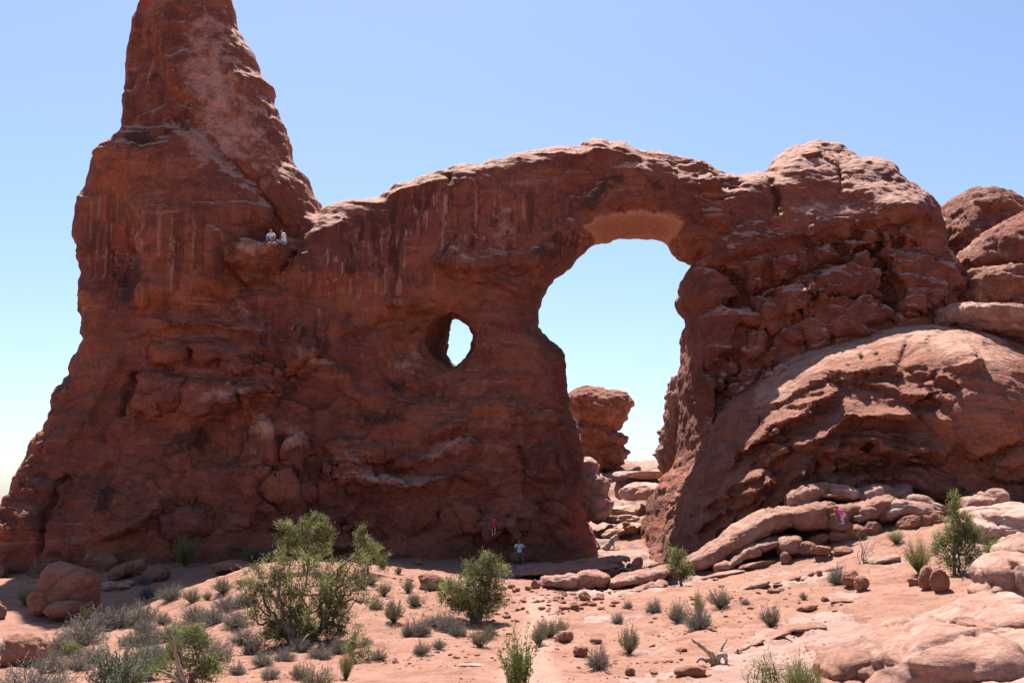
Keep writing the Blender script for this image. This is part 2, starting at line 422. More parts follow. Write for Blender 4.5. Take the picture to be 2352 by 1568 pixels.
WFRONT = [(968,738),(996,722),(1035,718),(1070,735),(1092,762),(1090,795),(1075,815),(1060,835),(1052,852),(1030,850),(1000,836),(966,812),(952,775)]
FRONT = [(415,-170,74.5),(415,150,72.6),(300,150,73.8),(560,150,74),(300,450,70.8),(500,450,71.2),(650,450,73),(200,600,71.3),(400,650,70.6),(600,650,71.3),(250,900,69.6),(500,900,69.3),(100,1100,68),(300,1150,67.5),(500,1150,68),
 (0,1280,66),(200,1290,66.8),(600,1260,67.6),(750,500,73),(900,480,72.8),(900,600,72),(1100,420,72.8),(1100,600,72),(800,800,71),(950,800,71),(1100,850,71),(1250,900,71.2),(800,1050,69.6),(1000,1100,69),(1200,1100,69.3),
 (1350,1200,70),(1000,1250,68),(1200,1250,68),(1400,400,73),(1600,430,73),(1450,480,73),(1700,450,73),(1880,335,77.5),(1890,400,75.2),(1890,500,72.8),(2020,390,76.5),(2030,450,74.2),(2050,510,72.6),(2130,470,74.5),(1650,700,71.8),(1800,650,71.8),(2000,650,71.2),(2150,650,71.4),(1600,900,71),(1700,1000,69.3),(1550,1150,69.5),
 (1700,1150,67.5),(2000,900,67.5),(2000,1100,66.5),(1500,1230,69.3)]
THICK = [(415,-150,5.5),(415,0,7),(400,300,8.5),(620,350,7),(400,600,11),(200,1200,14),(900,420,6.5),(900,600,8),(900,1100,11),(1450,420,5.5),(1250,700,7.5),(1350,1100,9),(1650,420,6),(1900,500,10),(1900,1000,13),(1600,700,8),(1560,1050,8)]
A = Face(OUT, 74.2, FRONT, THICK, ((-39, 39), (63.5, 84), (-3.0, 46.5)), 0.13, R=2.4, p=2.3, holes=[(OPEN, 75.0)], Rh=1.5)
wb = at(np.array(WBACK)[:, 0], np.array(WBACK)[:, 1], 78.0); wf = at(np.array(WFRONT)[:, 0], np.array(WFRONT)[:, 1], 72.0)
sdb = poly_sd(A.X + A.wx * .1, A.Z + A.wz * .1, wb[:, [0, 2]]) + 0.22; sdf = poly_sd(A.X + A.wx * .2, A.Z + A.wz * .2, wf[:, [0, 2]])
def tunnel(y, yF, yB):
    t = np.clip((y - 71.2) / 6.8, 0, 1)
    mouth = 0.9 * np.clip((71.9 - y) / 1.5, 0, 1.2)
    return -0.9 * ((1 - t) * sdf + t * sdb + mouth)
A.extra = tunnel
P = A.P
# --- tower
P.block([(250,340),(275,300),(425,290),(410,250),(432,228),(395,180),(365,110),(345,-10),(300,-10),(280,150),(270,300)], -0.7, 25, 0)
P.ledge([(215,372),(260,345),(330,345),(400,330),(425,295)], 0.7, 110, 12)
P.over([(372,110),(398,180),(434,228),(428,275)], 0.4, 30, 5)
P.block([(405,300),(450,288),(470,300),(500,345),(545,385),(592,432),(628,482),(648,530),(600,560),(545,600),(520,690),(330,720),(280,640),(350,420)], 0.9, 60, 0)
P.crack([(440,285),(470,300),(500,345),(540,380),(592,432),(628,482),(643,535)], 0.5, 6)
P.crack([(505,140),(530,200),(545,270),(562,320),(570,380),(600,440)], 0.3, 8)
P.bump((610,200), 30, 30, 0.35); P.bump((545,150), 35, 40, 0.3, 30)
P.crack([(425,230),(435,250),(428,275)], 0.6, 6)
P.ledge([(520,120),(560,125),(590,160)], 0.35, 40, 8)
P.ledge([(620,330),(650,360),(690,420)], 0.4, 40, 10)
P.ledge([(225,365),(240,352),(262,336)], 0.5, 30, 6)
P.bump((625,540), 55, 35, -1.2, -20)
P.ledge([(528,606),(560,582),(600,574),(640,567),(674,575)], 2.4, 34, 5)
P.block([(530,608),(560,584),(640,569),(672,577),(655,600),(645,632),(570,655),(545,632)], 0.7, 30)
P.crack([(676,572),(660,590),(650,612),(645,630)], 0.9, 5)
P.block([(648,632),(668,590),(690,545),(735,492),(800,480),(830,640),(700,690),(650,680)], 0.6, 45, 0)
P.bump((290,600), 60, 60, -0.5); P.ledge([(255,590),(290,585),(315,560)], -0.3, 40, 12)
P.over([(250,640),(285,620),(315,610)], 0.35, 40, 6); P.ledge([(265,690),(300,665),(345,655)], 0.3, 40, 6)
# --- fractured band and lower left
P.over([(320,765),(380,752),(470,745),(540,760),(600,775),(640,770)], 0.45, 40, 6)
P.ledge([(540,700),(600,690),(640,680),(655,655)], 0.4, 60, 20)
P.block([(340,800),(352,782),(400,778),(440,785),(432,835),(385,842),(345,838)], 0.5, 22)
P.block([(440,785),(490,790),(505,822),(470,845),(435,840)], 0.5, 20)
P.block([(505,830),(560,815),(620,812),(640,850),(560,862),(500,852)], 0.45, 18)
P.over([(480,822),(540,820),(600,815),(650,800)], 0.4, 25, 5)
P.block([(300,880),(325,845),(380,840),(430,870),(420,930),(350,960),(300,950)], 0.6, 30)
P.block([(545,870),(590,850),(650,860),(680,900),(640,925),(560,910)], 0.5, 25)
P.block([(650,790),(690,740),(720,770),(740,840),(700,880),(660,850)], 0.4, 25)
P.crack([(315,850),(298,890),(285,930),(270,960)], 0.5, 6)
P.ledge([(370,930),(430,895),(500,880),(570,895),(600,920)], 0.5, 50, 12)
P.over([(430,970),(500,930),(560,915),(610,935),(625,965)], 0.5, 50, 8)
P.block([(450,985),(520,935),(560,925),(610,985),(600,1060),(450,1085),(430,1040)], -0.6, 30, 0)
P.block([(555,975),(600,958),(625,965),(648,1000),(640,1060),(590,1085),(545,1070)], 0.5, 22)
P.block([(642,1015),(660,1002),(712,996),(706,1030),(715,1085),(690,1092),(655,1080)], 0.55, 20)
P.crack([(650,1005),(645,1040),(635,1075)], 0.8, 6)
P.ledge([(540,1090),(600,1082),(650,1100),(715,1088)], 0.6, 70, 6)
P.crack([(158,1080),(140,1120),(118,1180),(105,1240),(92,1275)], 0.7, 7)
P.crack([(250,1060),(235,1110),(215,1150)], 0.4, 8)
P.bump((130,1190), 50, 90, 0.6, 12); P.bump((60,1200), 50, 80, 0.5, 20); P.bump((220,1200), 70, 80, 0.6)
P.bump((330,1010), 50, 90, -0.4, 20); P.bump((200,950), 40, 90, 0.4, 25); P.bump((270,850), 25, 80, 0.5, 25)
P.crack([(205,990),(240,930),(265,880),(300,800)], 0.3, 10)
P.block([(370,1175),(430,1150),(480,1165),(490,1220),(420,1250),(370,1230)], 0.7, 30)
P.over([(240,1245),(300,1215),(360,1180),(400,1130)], 0.7, 50, 8)
for b in ([(545,1100),(600,1095),(605,1140),(560,1160),(530,1130)], [(610,1095),(650,1105),(655,1150),(610,1150)], [(655,1110),(720,1095),(725,1140),(690,1175),(660,1160)],
          [(500,1170),(560,1160),(600,1165),(590,1220),(520,1225)], [(605,1165),(650,1160),(690,1180),(670,1225),(610,1220)], [(690,1215),(735,1175),(780,1160),(790,1200),(740,1240),(695,1240)],
          [(790,1215),(800,1180),(850,1150),(900,1160),(890,1210),(840,1240)], [(890,1215),(905,1165),(960,1130),(1010,1150),(1000,1210),(940,1240)], [(1010,1215),(1015,1150),(1060,1130),(1100,1150),(1105,1200),(1060,1235)]):
    P.block(b, 0.28, 40, 6)
# --- wall
P.over([(985,590),(1020,612),(1060,622),(1120,618),(1170,600),(1230,612),(1290,632)], 0.55, 80, 8)
P.crack([(1000,632),(1040,650),(1100,656),(1150,668),(1190,692),(1235,712)], 0.45, 7)
P.over([(1000,632),(1040,650),(1100,656),(1150,668),(1190,692),(1235,712)], 0.35, 40, 6)
P.crack([(1080,640),(1150,640),(1220,668),(1262,680)], 0.2, 6)
P.bump((1180,660), 70, 28, 0.4, 20)
P.ledge([(905,690),(940,678),(968,690)], -0.3, 14, 8); P.over([(880,698),(930,700),(968,693)], 0.35, 22, 4)
P.crack([(810,790),(850,755),(900,730),(960,720),(1000,722)], 0.35, 9)
P.bump((920,800), 75, 75, -1.1, 20); P.bump((950,830), 45, 40, 0.4, 30)
P.bump((1015,790), 75, 85, -1.6, 10)
P.crack([(900,760),(920,800),(900,850),(930,890)], 0.25, 8); P.crack([(860,800),(880,850),(915,890),(990,900),(1040,905)], 0.35, 9)
P.ledge([(680,815),(740,825),(780,850),(830,845)], 0.5, 50, 8)
P.bump((1130,790), 45, 60, 0.5, 0); P.bump((1200,830), 60, 50, 0.3, 30)
P.ledge([(1120,890),(1180,865),(1230,880)], 0.35, 30, 10)
P.bump((1180,960), 80, 50, 0.4, -20); P.ledge([(1060,960),(1130,930),(1200,920)], 0.3, 60, 20)
P.ledge([(735,1070),(790,1082),(840,1095),(900,1110),(950,1112),(1000,1102),(1050,1078)], 1.25, 32, 5)
P.ledge([(905,1072),(925,1056),(975,1050),(1010,1040),(1035,1020),(1080,1012),(1110,1040)], 0.9, 34, 5)
P.ledge([(970,1010),(1010,995),(1040,980),(1075,985)], 0.55, 18, 4); P.ledge([(985,990),(1020,980),(1050,965),(1085,968)], 0.5, 16, 4)
P.bump((1070,1090), 45, 18, 0.6, 15); P.bump((800,1030), 80, 35, 0.6, 15); P.bump((880,1080), 60, 18, -0.7, 5)
P.over([(720,1075),(780,1060),(830,1050),(900,1075)], 0.4, 40, 8)
P.bump((1280,1050), 60, 130, 0.6, -8); P.bump((1230,1180), 60, 60, 0.5); P.bump((1310,1170), 40, 90, 0.5, -10)
P.crack([(1215,1100),(1240,1160),(1300,1200),(1350,1240)], 0.4, 8); P.crack([(1190,1010),(1210,1080),(1215,1140)], 0.3, 8)
P.crack([(1090,1150),(1105,1200),(1100,1250)], 0.4, 8); P.block([(1155,1200),(1165,1185),(1190,1185),(1200,1230),(1180,1250),(1160,1240)], 0.8, 18)
P.ledge([(1095,1212),(1130,1206),(1158,1214)], 0.9, 40, 5); P.bump((1128,1170), 35, 35, -0.5)
# --- span
P.crack([(1033,390),(1035,410),(1030,430)], 0.4, 4); P.over([(880,450),(930,440),(985,425),(1030,412)], 0.35, 12, 4)
P.crack([(1340,335),(1345,355),(1310,385),(1260,400),(1230,410)], 0.25, 6)
P.bump((1320,350), 40, 30, 0.25); P.bump((1420,345), 60, 28, 0.5); P.crack([(1400,325),(1405,350),(1450,345)], 0.3, 4); P.crack([(1360,320),(1390,340),(1440,350)], 0.3, 5)
P.bump((1540,420), 90, 35, 0.4, 15); P.bump((1350,430), 60, 40, -0.6, -35); P.ledge([(1330,470),(1380,430),(1440,395),(1500,400)], 0.5, 60, 14)
P.over([(1390,470),(1450,462),(1520,470),(1580,500)], 0.4, 40, 10); P.bump((1230,540), 35, 80, -0.35, 20)
P.bump((1620,500), 40, 25, 0.3); P.bump((1598,507), 12, 9, -0.7); P.bump((1658,535), 7, 6, -0.6)
# --- cap domes
P.crack([(1768,392),(1776,440),(1784,500)], 0.6, 6)
P.bump((1850,400), 70, 60, 0.7); P.bump((1905,350), 45, 32, -0.9, 10); P.bump((2010,430), 85, 70, 1.0); P.bump((2060,490), 60, 35, 0.8)
P.crack([(1915,390),(1925,430),(1915,455)], 0.4, 7); P.over([(1835,352),(1880,350),(1920,385)], 0.5, 20, 5)
P.bump((1715,440), 45, 40, 0.5); P.bump((1700,455), 18, 14, 0.4)
P.over([(1604,594),(1660,588),(1720,575),(1790,552),(1850,540),(1920,535),(2000,528),(2070,508),(2115,498),(2165,520)], 0.8, 75, 9)
P.crack([(1850,545),(1900,535),(1990,527),(2080,507)], 0.5, 9)
# --- right buttress blocks and joints
for b in ([(1575,640),(1585,615),(1640,610),(1690,640),(1705,690),(1660,695),(1600,722),(1565,695)], [(1590,728),(1660,700),(1715,712),(1760,735),(1700,760),(1690,800),(1640,850),(1600,790)],
          [(1700,755),(1755,735),(1768,790),(1745,845),(1705,840),(1692,800)], [(1700,600),(1760,590),(1765,650),(1720,690),(1700,650)], [(1765,640),(1770,595),(1830,580),(1850,615),(1790,655)],
          [(1855,560),(1905,545),(1935,585),(1925,600),(1870,615)], [(1930,550),(2000,535),(2010,572),(1945,597)], [(2015,535),(2080,520),(2110,560),(2025,572)],
          [(1775,665),(1900,620),(2010,582),(2025,625),(2042,690),(2060,740),(1940,770),(1820,800),(1775,760)], [(2030,580),(2110,560),(2190,620),(2200,690),(2080,735),(2060,700)],
          [(1580,740),(1598,735),(1600,790),(1625,840),(1600,850),(1570,820)], [(1580,860),(1640,850),(1650,900),(1640,960),(1590,950)], [(1765,805),(1790,795),(1800,840),(1805,880),(1770,890)]):
    P.block(b, 0.65, 22, 4)
P.block([(1765,690),(1790,668),(1850,655),(1862,690),(1850,720),(1790,740),(1765,730)], 1.5, 26)
P.block([(1745,870),(1765,845),(1800,850),(1805,885),(1775,905),(1745,895)], 1.1, 20)
for c in ([(1580,602),(1640,612),(1690,640),(1710,690),(1765,738),(1768,800),(1795,840)], [(1706,690),(1770,660),(1850,628),(1930,600),(2010,575),(2050,540)], [(2018,575),(2027,625),(2045,690),(2066,745)],
          [(1582,726),(1640,705),(1690,690)], [(1600,728),(1603,790),(1630,850),(1650,900)], [(1690,800),(1700,850),(1660,900),(1640,990)], [(1800,700),(1900,680),(2040,690)]):
    P.crack(c, 0.7, 6)
P.ledge([(1600,1010),(1650,950),(1700,900),(1740,880)], 0.4, 40, 10); P.bump((1640,1060), 35, 110, 0.6, 25); P.bump((1580,1090), 25, 100, 0.5, 22)
P.crack([(1640,990),(1610,1060),(1590,1130),(1550,1200)], 0.5, 9); P.crack([(1700,960),(1660,1040),(1640,1100)], 0.4, 8)
P.over([(1500,1160),(1560,1150),(1630,1120)], 0.5, 60, 10); P.ledge([(1475,1218),(1520,1190),(1580,1180),(1640,1150)], 0.7, 50, 8)

P.r *= 1.0 + 0.45 * ((A.PX < 1330) & (A.PY > 480)) + 0.25 * (A.PX > 1560)
# --- colour maps
def cmap():
    return Paint(A.PX, A.PY, 9)
vz = cmap()
for c, rx, ry, a, r in (((340,305),70,22,1.1,-8),((330,340),60,16,0.8,0),((300,640),45,22,1.2,-30),((290,680),40,20,0.8,-30),((345,170),22,12,0.8,0),((250,1140),22,60,0.9,25),((445,1000),40,40,0.6,0),((560,905),55,14,0.9,5),
                         ((310,960),35,30,0.7,0),((400,1020),40,35,0.6,0),((380,900),40,18,0.6,-30),((870,960),80,25,0.7,-8),((1000,900),80,18,0.6,5),((1240,575),40,14,1.1,10),((1390,430),50,35,0.7,-40),((1330,470),30,22,0.7,0),
                         ((1500,430),80,18,0.5,10),((1070,1105),40,12,0.6,10),((480,620),30,12,0.4,0),((900,880),40,20,0.6,20),((590,960),30,12,0.6,0),((1090,980),90,40,0.4,0),((1640,480),60,20,0.4,0),((1900,460),50,16,0.3,0),
                         ((470,90),45,22,0.5,20),((500,115),25,10,0.6,0),((1610,650),40,25,0.4,0),((1560,880),25,30,0.5,30),((230,1010),25,60,0.5,25),((1250,720),40,15,0.5,20),((700,950),70,35,0.4,0),((1150,850),60,25,0.35,30),((600,650),90,30,0.25,0)):
    vz.bump(c, rx, ry, a, r)
sk = cmap()
for c, rx, ry, a, r in (((820,620),160,110,1.0,0),((1000,520),170,90,1.0,0),((1130,500),120,80,0.9,0),((420,600),140,120,0.8,0),((250,560),60,130,0.8,0),((330,170),60,130,0.7,0),((560,1000),60,60,1.0,0),((1300,560),60,60,0.9,0),((730,780),60,60,0.8,0),((1500,520),80,30,0.6,0),((650,800),60,60,0.4,0),((1900,490),120,40,0.5,0)):
    sk.bump(c, rx, ry, a, r)
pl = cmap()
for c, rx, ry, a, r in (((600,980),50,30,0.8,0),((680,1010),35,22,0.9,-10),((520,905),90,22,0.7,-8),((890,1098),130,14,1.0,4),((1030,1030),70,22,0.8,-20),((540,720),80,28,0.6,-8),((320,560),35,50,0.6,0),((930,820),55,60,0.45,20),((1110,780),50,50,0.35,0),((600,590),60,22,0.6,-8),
                         ((480,160),75,170,0.75,0),((560,300),70,100,0.6,20),((620,420),50,60,0.4,20),((470,330),40,40,0.5,0),((1430,518),120,24,2.0,0),((1480,505),80,22,1.2,8),((1150,520),40,80,0.4,0),((1900,380),150,60,0.35,0),((740,830),60,14,0.7,10),((1200,960),60,40,0.4,-20),((1060,600),60,30,0.4,0)):  # strongest patches paint the bounced light on the span's underside
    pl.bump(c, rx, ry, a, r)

V, Q = A.build()
N = vnormals(V, Q)
pxv, pyv = A.look(A.PX, V), A.look(A.PY, V)
rough = 0.35 + 0.65 * np.clip(sst(pyv, 690, 800) + sst(pxv, 1540, 1640), 0, 1)      # smooth streaked wall above, broken rock below and right
smoothw = 1 - 0.6 * np.clip(sk.r, 0, 1) if False else 1 - 0.6 * np.clip(A.look(sk.r, V), 0, 1)
cap = sst(pxv, 1630, 1720) * (1 - sst(pyv, 500, 560)); twr = (1 - sst(pxv, 600, 740)) * (1 - sst(pyv, 480, 700))
edge = np.clip(A.look(A.d, V) / 1.6, 0.25, 1)
rough = rough * (1 - 0.7 * cap)
calm = (1 - 0.6 * cap) * (1 - 0.6 * twr) * edge
d = 0.20 * fbm(V * 0.22, 3, 1) + 0.13 * strata(V, (0.12, 0), 0.8) * rough * smoothw * calm + 0.09 * fbm(V * 0.8, 4, 5, 0.6) * smoothw
warp = 0.35 * np.c_[perlin(V * .5, 31), perlin(V * .5, 32), perlin(V * .5, 33)]
fa, ca = facets(np.c_[V[:, 0] * 0.34, V[:, 1] * 0.34, V[:, 2] * 0.52 + V[:, 0] * 0.05] + warp, 3)
fb_, cb = facets(np.c_[V[:, 0] * 0.95, V[:, 1] * 0.95, V[:, 2] * 1.5 + V[:, 0] * .12] + warp, 5)
wnd = 1 - 0.85 * np.exp(-(((pxv - 1030) / 95) ** 2 + ((pyv - 790) / 100) ** 2))
rough = rough * wnd; brk = rough * smoothw * edge
bm = sst(fbm(V * 0.10, 2, 40), -0.45, 0.25); bm2 = sst(fbm(V * 0.16, 2, 44), -0.2, 0.4)
d += brk * bm * (0.80 * fa - 0.20 * ca) + brk * bm2 * (0.30 * fb_ - 0.10 * cb)
wr, _ = worley(V * 1.5, 9)
d -= 0.10 * rough * np.clip(0.35 - wr, 0, 1)
topm = sst(N[:, 2], 0.2, 0.6)
d += topm * 0.07 * strata(V, (0.2, 0.15), 2.0, 9) * (1 - 0.7 * cap)
V = V + N * d[:, None]
N = vnormals(V, Q)
plv = A.look(pl.r, V); wdn = sst(-N[:, 2], 0.2, 0.65); plv = np.where((pxv > 1250) & (pxv < 1650) & (pyv < 620), plv * wdn, plv)  # keeps the painted bounce glow to downward faces around the opening
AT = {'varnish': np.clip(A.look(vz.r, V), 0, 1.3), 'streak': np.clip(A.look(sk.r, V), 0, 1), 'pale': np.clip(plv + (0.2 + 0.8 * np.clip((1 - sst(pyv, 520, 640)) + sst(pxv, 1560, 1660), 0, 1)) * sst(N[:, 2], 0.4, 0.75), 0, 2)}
# --- cut the one surface into its parts
fc = V[Q].mean(1); fx, fy = proj(fc[:, 0], fc[:, 1], fc[:, 2])
part = np.full(len(Q), 1)
part[(fx < 700 - np.clip(fy - 500, -700, 220) * 0.8) & (fy < 720)] = 0
part[(fx > 1290) & (fx < 1690) & (fy < 640) & ~((fx > 1560) & (fy > 595))] = 2
part[(fx > 735) & (fx <= 1290) & (fy < 600 - (1290 - fx) * 0.18)] = 2
part[(fx >= 1440) & (fy >= 595) | (fx >= 1690)] = 3
part[(fx >= 1690) & (fy < 548)] = 4
arch = empty('rock_arch', tuple(at(1000, 1285, 72.0)), 'massive red sandstone arch with a tall tower, a big opening and a small round window', 'rock arch')
off = np.array(arch.location)
for k, nm in enumerate(('tower', 'window_wall', 'arch_span', 'buttress', 'cap_domes')):
    sel = part == k
    u, inv = np.unique(Q[sel], return_inverse=True)
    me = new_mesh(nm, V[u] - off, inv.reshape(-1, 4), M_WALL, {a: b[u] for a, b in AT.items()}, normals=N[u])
    o = obj(nm, me, arch)
ARCH_V, ARCH_Q = V, Q
# ------------------------------------------------------------------ the ground
GP = [ # photo x, photo y, depth
 (-150,1330,66),(0,1318,66),(120,1305,67),(250,1290,68),(400,1285,68.5),(600,1275,69),(800,1275,69),(950,1280,69),(1100,1275,69.5),(1190,1288,68),(1300,1275,70),(1380,1255,72),(1440,1246,73),(1500,1260,70),(1600,1290,64),
 (-100,1420,52),(30,1415,52),(140,1415,53),(280,1420,50),(380,1400,49),(330,1370,57),(480,1350,50),(590,1297,53),(680,1290,54),(760,1300,53),(850,1318,52),(950,1335,52),(1050,1345,52),(1180,1345,54),
 (690,1470,40),(560,1420,43),(850,1420,42),(430,1440,43),(200,1480,41),(60,1500,40),(-100,1500,40),(100,1568,31),(300,1568,30),(500,1568,29.5),(700,1568,29),(900,1568,28.5),(1200,1568,28),(1500,1568,27),(1750,1568,25.5),(2000,1568,23.5),(2300,1568,21.5),
 (1090,1430,43),(1090,1500,35),(1300,1350,54),(1300,1400,46),(1350,1480,37),(1450,1360,52),(1570,1345,51),(1600,1440,39.5),(1700,1300,56),(1800,1290,55),(1750,1350,47),(1900,1300,51),(1900,1400,40),(1800,1480,33),(2000,1470,31),(2050,1280,50),(2150,1345,42),(2200,1310,44),
 (2280,1330,41),(2350,1250,45),(2350,1190,52),(2200,1210,53),(2050,1230,54),(1950,1210,57),(1850,1190,60),(2200,1420,34),(2350,1420,30),(2100,1160,60),(2350,1160,60)]
gp = np.array(GP, float); gw = at(gp[:, 0], gp[:, 1], gp[:, 2])
extra = np.array([(0,0,2.7),(-25,5,2.4),(25,5,2.9),(0,12,2.0),(-14,16,1.0),(14,14,2.0),(6,84,3.6),(7,92,6.2),(8,100,7.6),(4,104,7.4),(12,100,7.8),(-40,90,-1),(-40,110,-3),(40,90,5),(40,110,4),(-20,100,2),(30,40,5.5),(34,60,8),(-40,40,-1),(-45,60,0),(-40,20,0),(30,20,3.5),(20,95,6.5)])
ctl = np.vstack([gw, extra])
def axis(core0, core1, h, far):
    a = list(np.arange(core0, core1 + h / 2, h)); s = h
    while a[-1] < far: s *= 1.22; a.append(a[-1] + s)
    s = h
    while a[0] > -far: s *= 1.22; a.insert(0, a[0] - s)
    return np.array(a)
gx = axis(-26, 28, 0.16, 9000.0); gy = axis(20, 78, 0.16, 14000.0); gy = np.concatenate([gy[gy <= 78.01], np.arange(78.3, 110, 0.4), np.array([q for q in axis(0, 110, 1.0, 14000.0) if q > 110.5])])
GX, GY = np.meshgrid(gx, gy, indexing='ij')
cx = np.clip(GX, -48, 46); cy = np.clip(GY, -2, 112)
# thin plate on a coarse grid, then looked up
hx = 0.6; ax_ = np.arange(-50, 48.1, hx); ay_ = np.arange(-4, 114.1, hx)
CX, CY = np.meshgrid(ax_, ay_, indexing='ij')
CZ = rbf(ctl[:, :2], ctl[:, 2], CX, CY, 2e-4)
GZ = sample(CZ, -50, -4, hx, cx.ravel(), cy.ravel()).reshape(GX.shape)
far = np.maximum(np.maximum(np.abs(GX - 0) - 44, 0), np.maximum(GY - 108, -GY))
GZ = GZ * np.exp(-np.clip(far, 0, 1e6) / 60) + (1 - np.exp(-np.clip(far, 0, 1e6) / 60)) * (-28.0)
pq = np.c_[GX.ravel(), GY.ravel(), 0 * GX.ravel()]
ppx, ppy = proj(GX, GY, GZ)
front = GY > 15
ppx = np.where(front, ppx, -9e3); ppy = np.where(front, ppy, 9e3)
rk = Paint(ppx, ppy, 4)                         # bare rock showing through the sand
for poly in ([(1250,1340),(1400,1320),(1560,1290),(1700,1255),(1830,1245),(1850,1275),(1700,1310),(1600,1345),(1480,1365),(1350,1375)],
             [(1640,1500),(1760,1440),(1860,1395),(1960,1400),(2030,1440),(2000,1500),(1900,1540),(1740,1580),(1600,1590)], [(1560,1560),(1700,1530),(1850,1500),(1900,1600),(1500,1640)],
             [(1720,1325),(1800,1300),(1930,1290),(1960,1310),(1850,1345),(1740,1350)], [(1990,1260),(2100,1270),(2060,1300),(1960,1300)], [(1330,1410),(1500,1400),(1460,1420),(1340,1432)], [(1460,1480),(1540,1478),(1520,1500),(1440,1498)],
             [(1440,1545),(1560,1535),(1540,1560),(1400,1580)], [(2130,1240),(2400,1180),(2420,1600),(2000,1600),(1980,1480),(2060,1420),(2250,1360)], [(1000,1300),(1180,1290),(1400,1250),(1470,1240),(1560,1280),(1400,1330),(1200,1335)],
             [(1060,1525),(1110,1518),(1090,1532),(1050,1534)], [(1880,1360),(1960,1350),(1990,1375),(1900,1390)]):
    w = rk.win(poly, 30); d_ = poly_sd(rk.PX[w], rk.PY[w], poly); rk.r[w] = np.maximum(rk.r[w], sst(d_, -12, 22))
tr = Paint(ppx, ppy, 10)
for poly in ([(1120,1600),(1175,1500),(1215,1430),(1195,1372),(1250,1362),(1295,1420),(1262,1500),(1300,1600)], [(340,1480),(352,1440),(385,1420),(372,1460),(362,1490)]):
    w = tr.win(poly, 40); d_ = poly_sd(tr.PX[w], tr.PY[w], poly); tr.r[w] = np.maximum(tr.r[w], sst(d_, -14, 18))
back = sst(GY, 72.5, 75) * sst(-np.abs(GX - 8), -22, -14)
rockm = np.maximum(rk.r, back).ravel()
core = (np.abs(GX) < 60) & (GY < 130) & (GY > -5)
c = core.ravel(); pc = pq[c].copy(); pc[:, 2] = 0
z = GZ.ravel().copy()
n1 = fbm(pc * 0.35, 3, 70); n2 = fbm(pc * 1.3, 4, 75, 0.55); n3 = perlin(pc * 5.0, 79)
n4 = np.abs(fbm(pc * 2.2, 4, 88, 0.6)); sand = 0.10 * n1 + 0.07 * n2 + 0.02 * n3 - 0.05 * n4
# stepped bedding on the bare rock: steps climb to the right and back
hh = z[c] + 0.10 * pc[:, 0] * 0.3 + 0.25 * fbm(pc * 0.5, 3, 81)
st = 0.34; fr_ = hh / st - np.floor(hh / st)
step = st * (sst(fr_, 0.55, 0.98) - fr_)
bk = back.ravel()[c]
hb = z[c] + 0.8 * fbm(pc * 0.35, 3, 83); sb = 1.1; fb = hb / sb - np.floor(hb / sb)
stepb = sb * (sst(fb, 0.6, 0.97) - fb) * 0.9
z[c] += sand * (1 - 0.5 * rockm[c]) + rockm[c] * (1 - bk) * (step * 1.15 + 0.05 * n2) + bk * (stepb + 0.25 * fbm(pc * 0.9, 3, 85))
GZ = z.reshape(GX.shape)
ii = np.arange(GX.size).reshape(GX.shape)
GQ = np.stack([ii[:-1, :-1], ii[1:, :-1], ii[1:, 1:], ii[:-1, 1:]], -1).reshape(-1, 4)
def sand_material():
    n = NT('desert_ground', 0.95)
    a = n.noise(0.5, 5, 0.6); b = n.noise(6.0, 6, 0.7); c_ = n.noise(28.0, 3, 0.7)
    s = n.mix(n.ramp(a, 0.3, 0.7), (0.286, 0.138, 0.093), (0.341, 0.178, 0.128))
    s = n.mix(n.ramp(b, 0.52, 0.72, 0, 0.6), s, (0.232, 0.097, 0.064))
    s = n.mix(n.ramp(c_, 0.60, 0.74, 0, 0.5), s, (0.422, 0.284, 0.234))
    r = n.mix(n.ramp(n.noise(0.7, 6, 0.65, dist=0.6), 0.35, 0.68), (0.328, 0.186, 0.145), (0.396, 0.260, 0.219))
    r = n.mix(n.ramp(n.noise(1.0, 6, 0.65, vec=n.scale(n.pos, (1.5, 1.5, 7))), 0.52, 0.68, 0, 0.55), r, (0.273, 0.129, 0.093))
    s = n.mix(n.ramp(n.noise(0.8, 8, 0.72, dist=0.7), 0.47, 0.62, 0, 0.72), s, (0.236, 0.096, 0.059))
    s = n.mix(n.math('MULTIPLY', n.attr('trail').outputs['Fac'], 0.75), s, n.mix(n.ramp(n.noise(18, 4, 0.7), 0.4, 0.65), (0.379, 0.202, 0.143), (0.473, 0.300, 0.237)))
    ra = n.attr('rock').outputs['Fac']
    m = n.ramp(n.math('ADD', ra, n.math('MULTIPLY', n.math('SUBTRACT', n.noise(1.1, 7, 0.7, dist=0.6), 0.5), 1.9)), 0.46, 0.58)
    m = n.math('MULTIPLY', m, n.ramp(ra, 0.02, 0.3))
    col = n.mix(m, s, r)
    h = n.math('ADD', n.noise(3.5, 8, 0.68), n.math('MULTIPLY', n.noise(22.0, 4, 0.7), 0.35))
    h = n.math('ADD', h, n.math('MULTIPLY', m, 0.25))
    return n.done(col, n.bump(h, 0.8, 0.16))
M_SAND = sand_material()
me = new_mesh('ground', np.c_[GX.ravel(), GY.ravel(), GZ.ravel()], GQ, M_SAND, {'rock': np.clip(rockm, 0, 1), 'trail': np.clip(tr.r.ravel(), 0, 1)})
tag(obj('ground', me), kind='structure')
def gz(x, y):
    i = np.clip(np.searchsorted(gx, x) - 1, 0, len(gx) - 2); j = np.clip(np.searchsorted(gy, y) - 1, 0, len(gy) - 2)
    u = (x - gx[i]) / (gx[i+1] - gx[i]); v = (y - gy[j]) / (gy[j+1] - gy[j])
    return GZ[i, j]*(1-u)*(1-v) + GZ[i+1, j]*u*(1-v) + GZ[i, j+1]*(1-u)*v + GZ[i+1, j+1]*u*v
_Ys = np.arange(18.0, 110.0, 0.05)
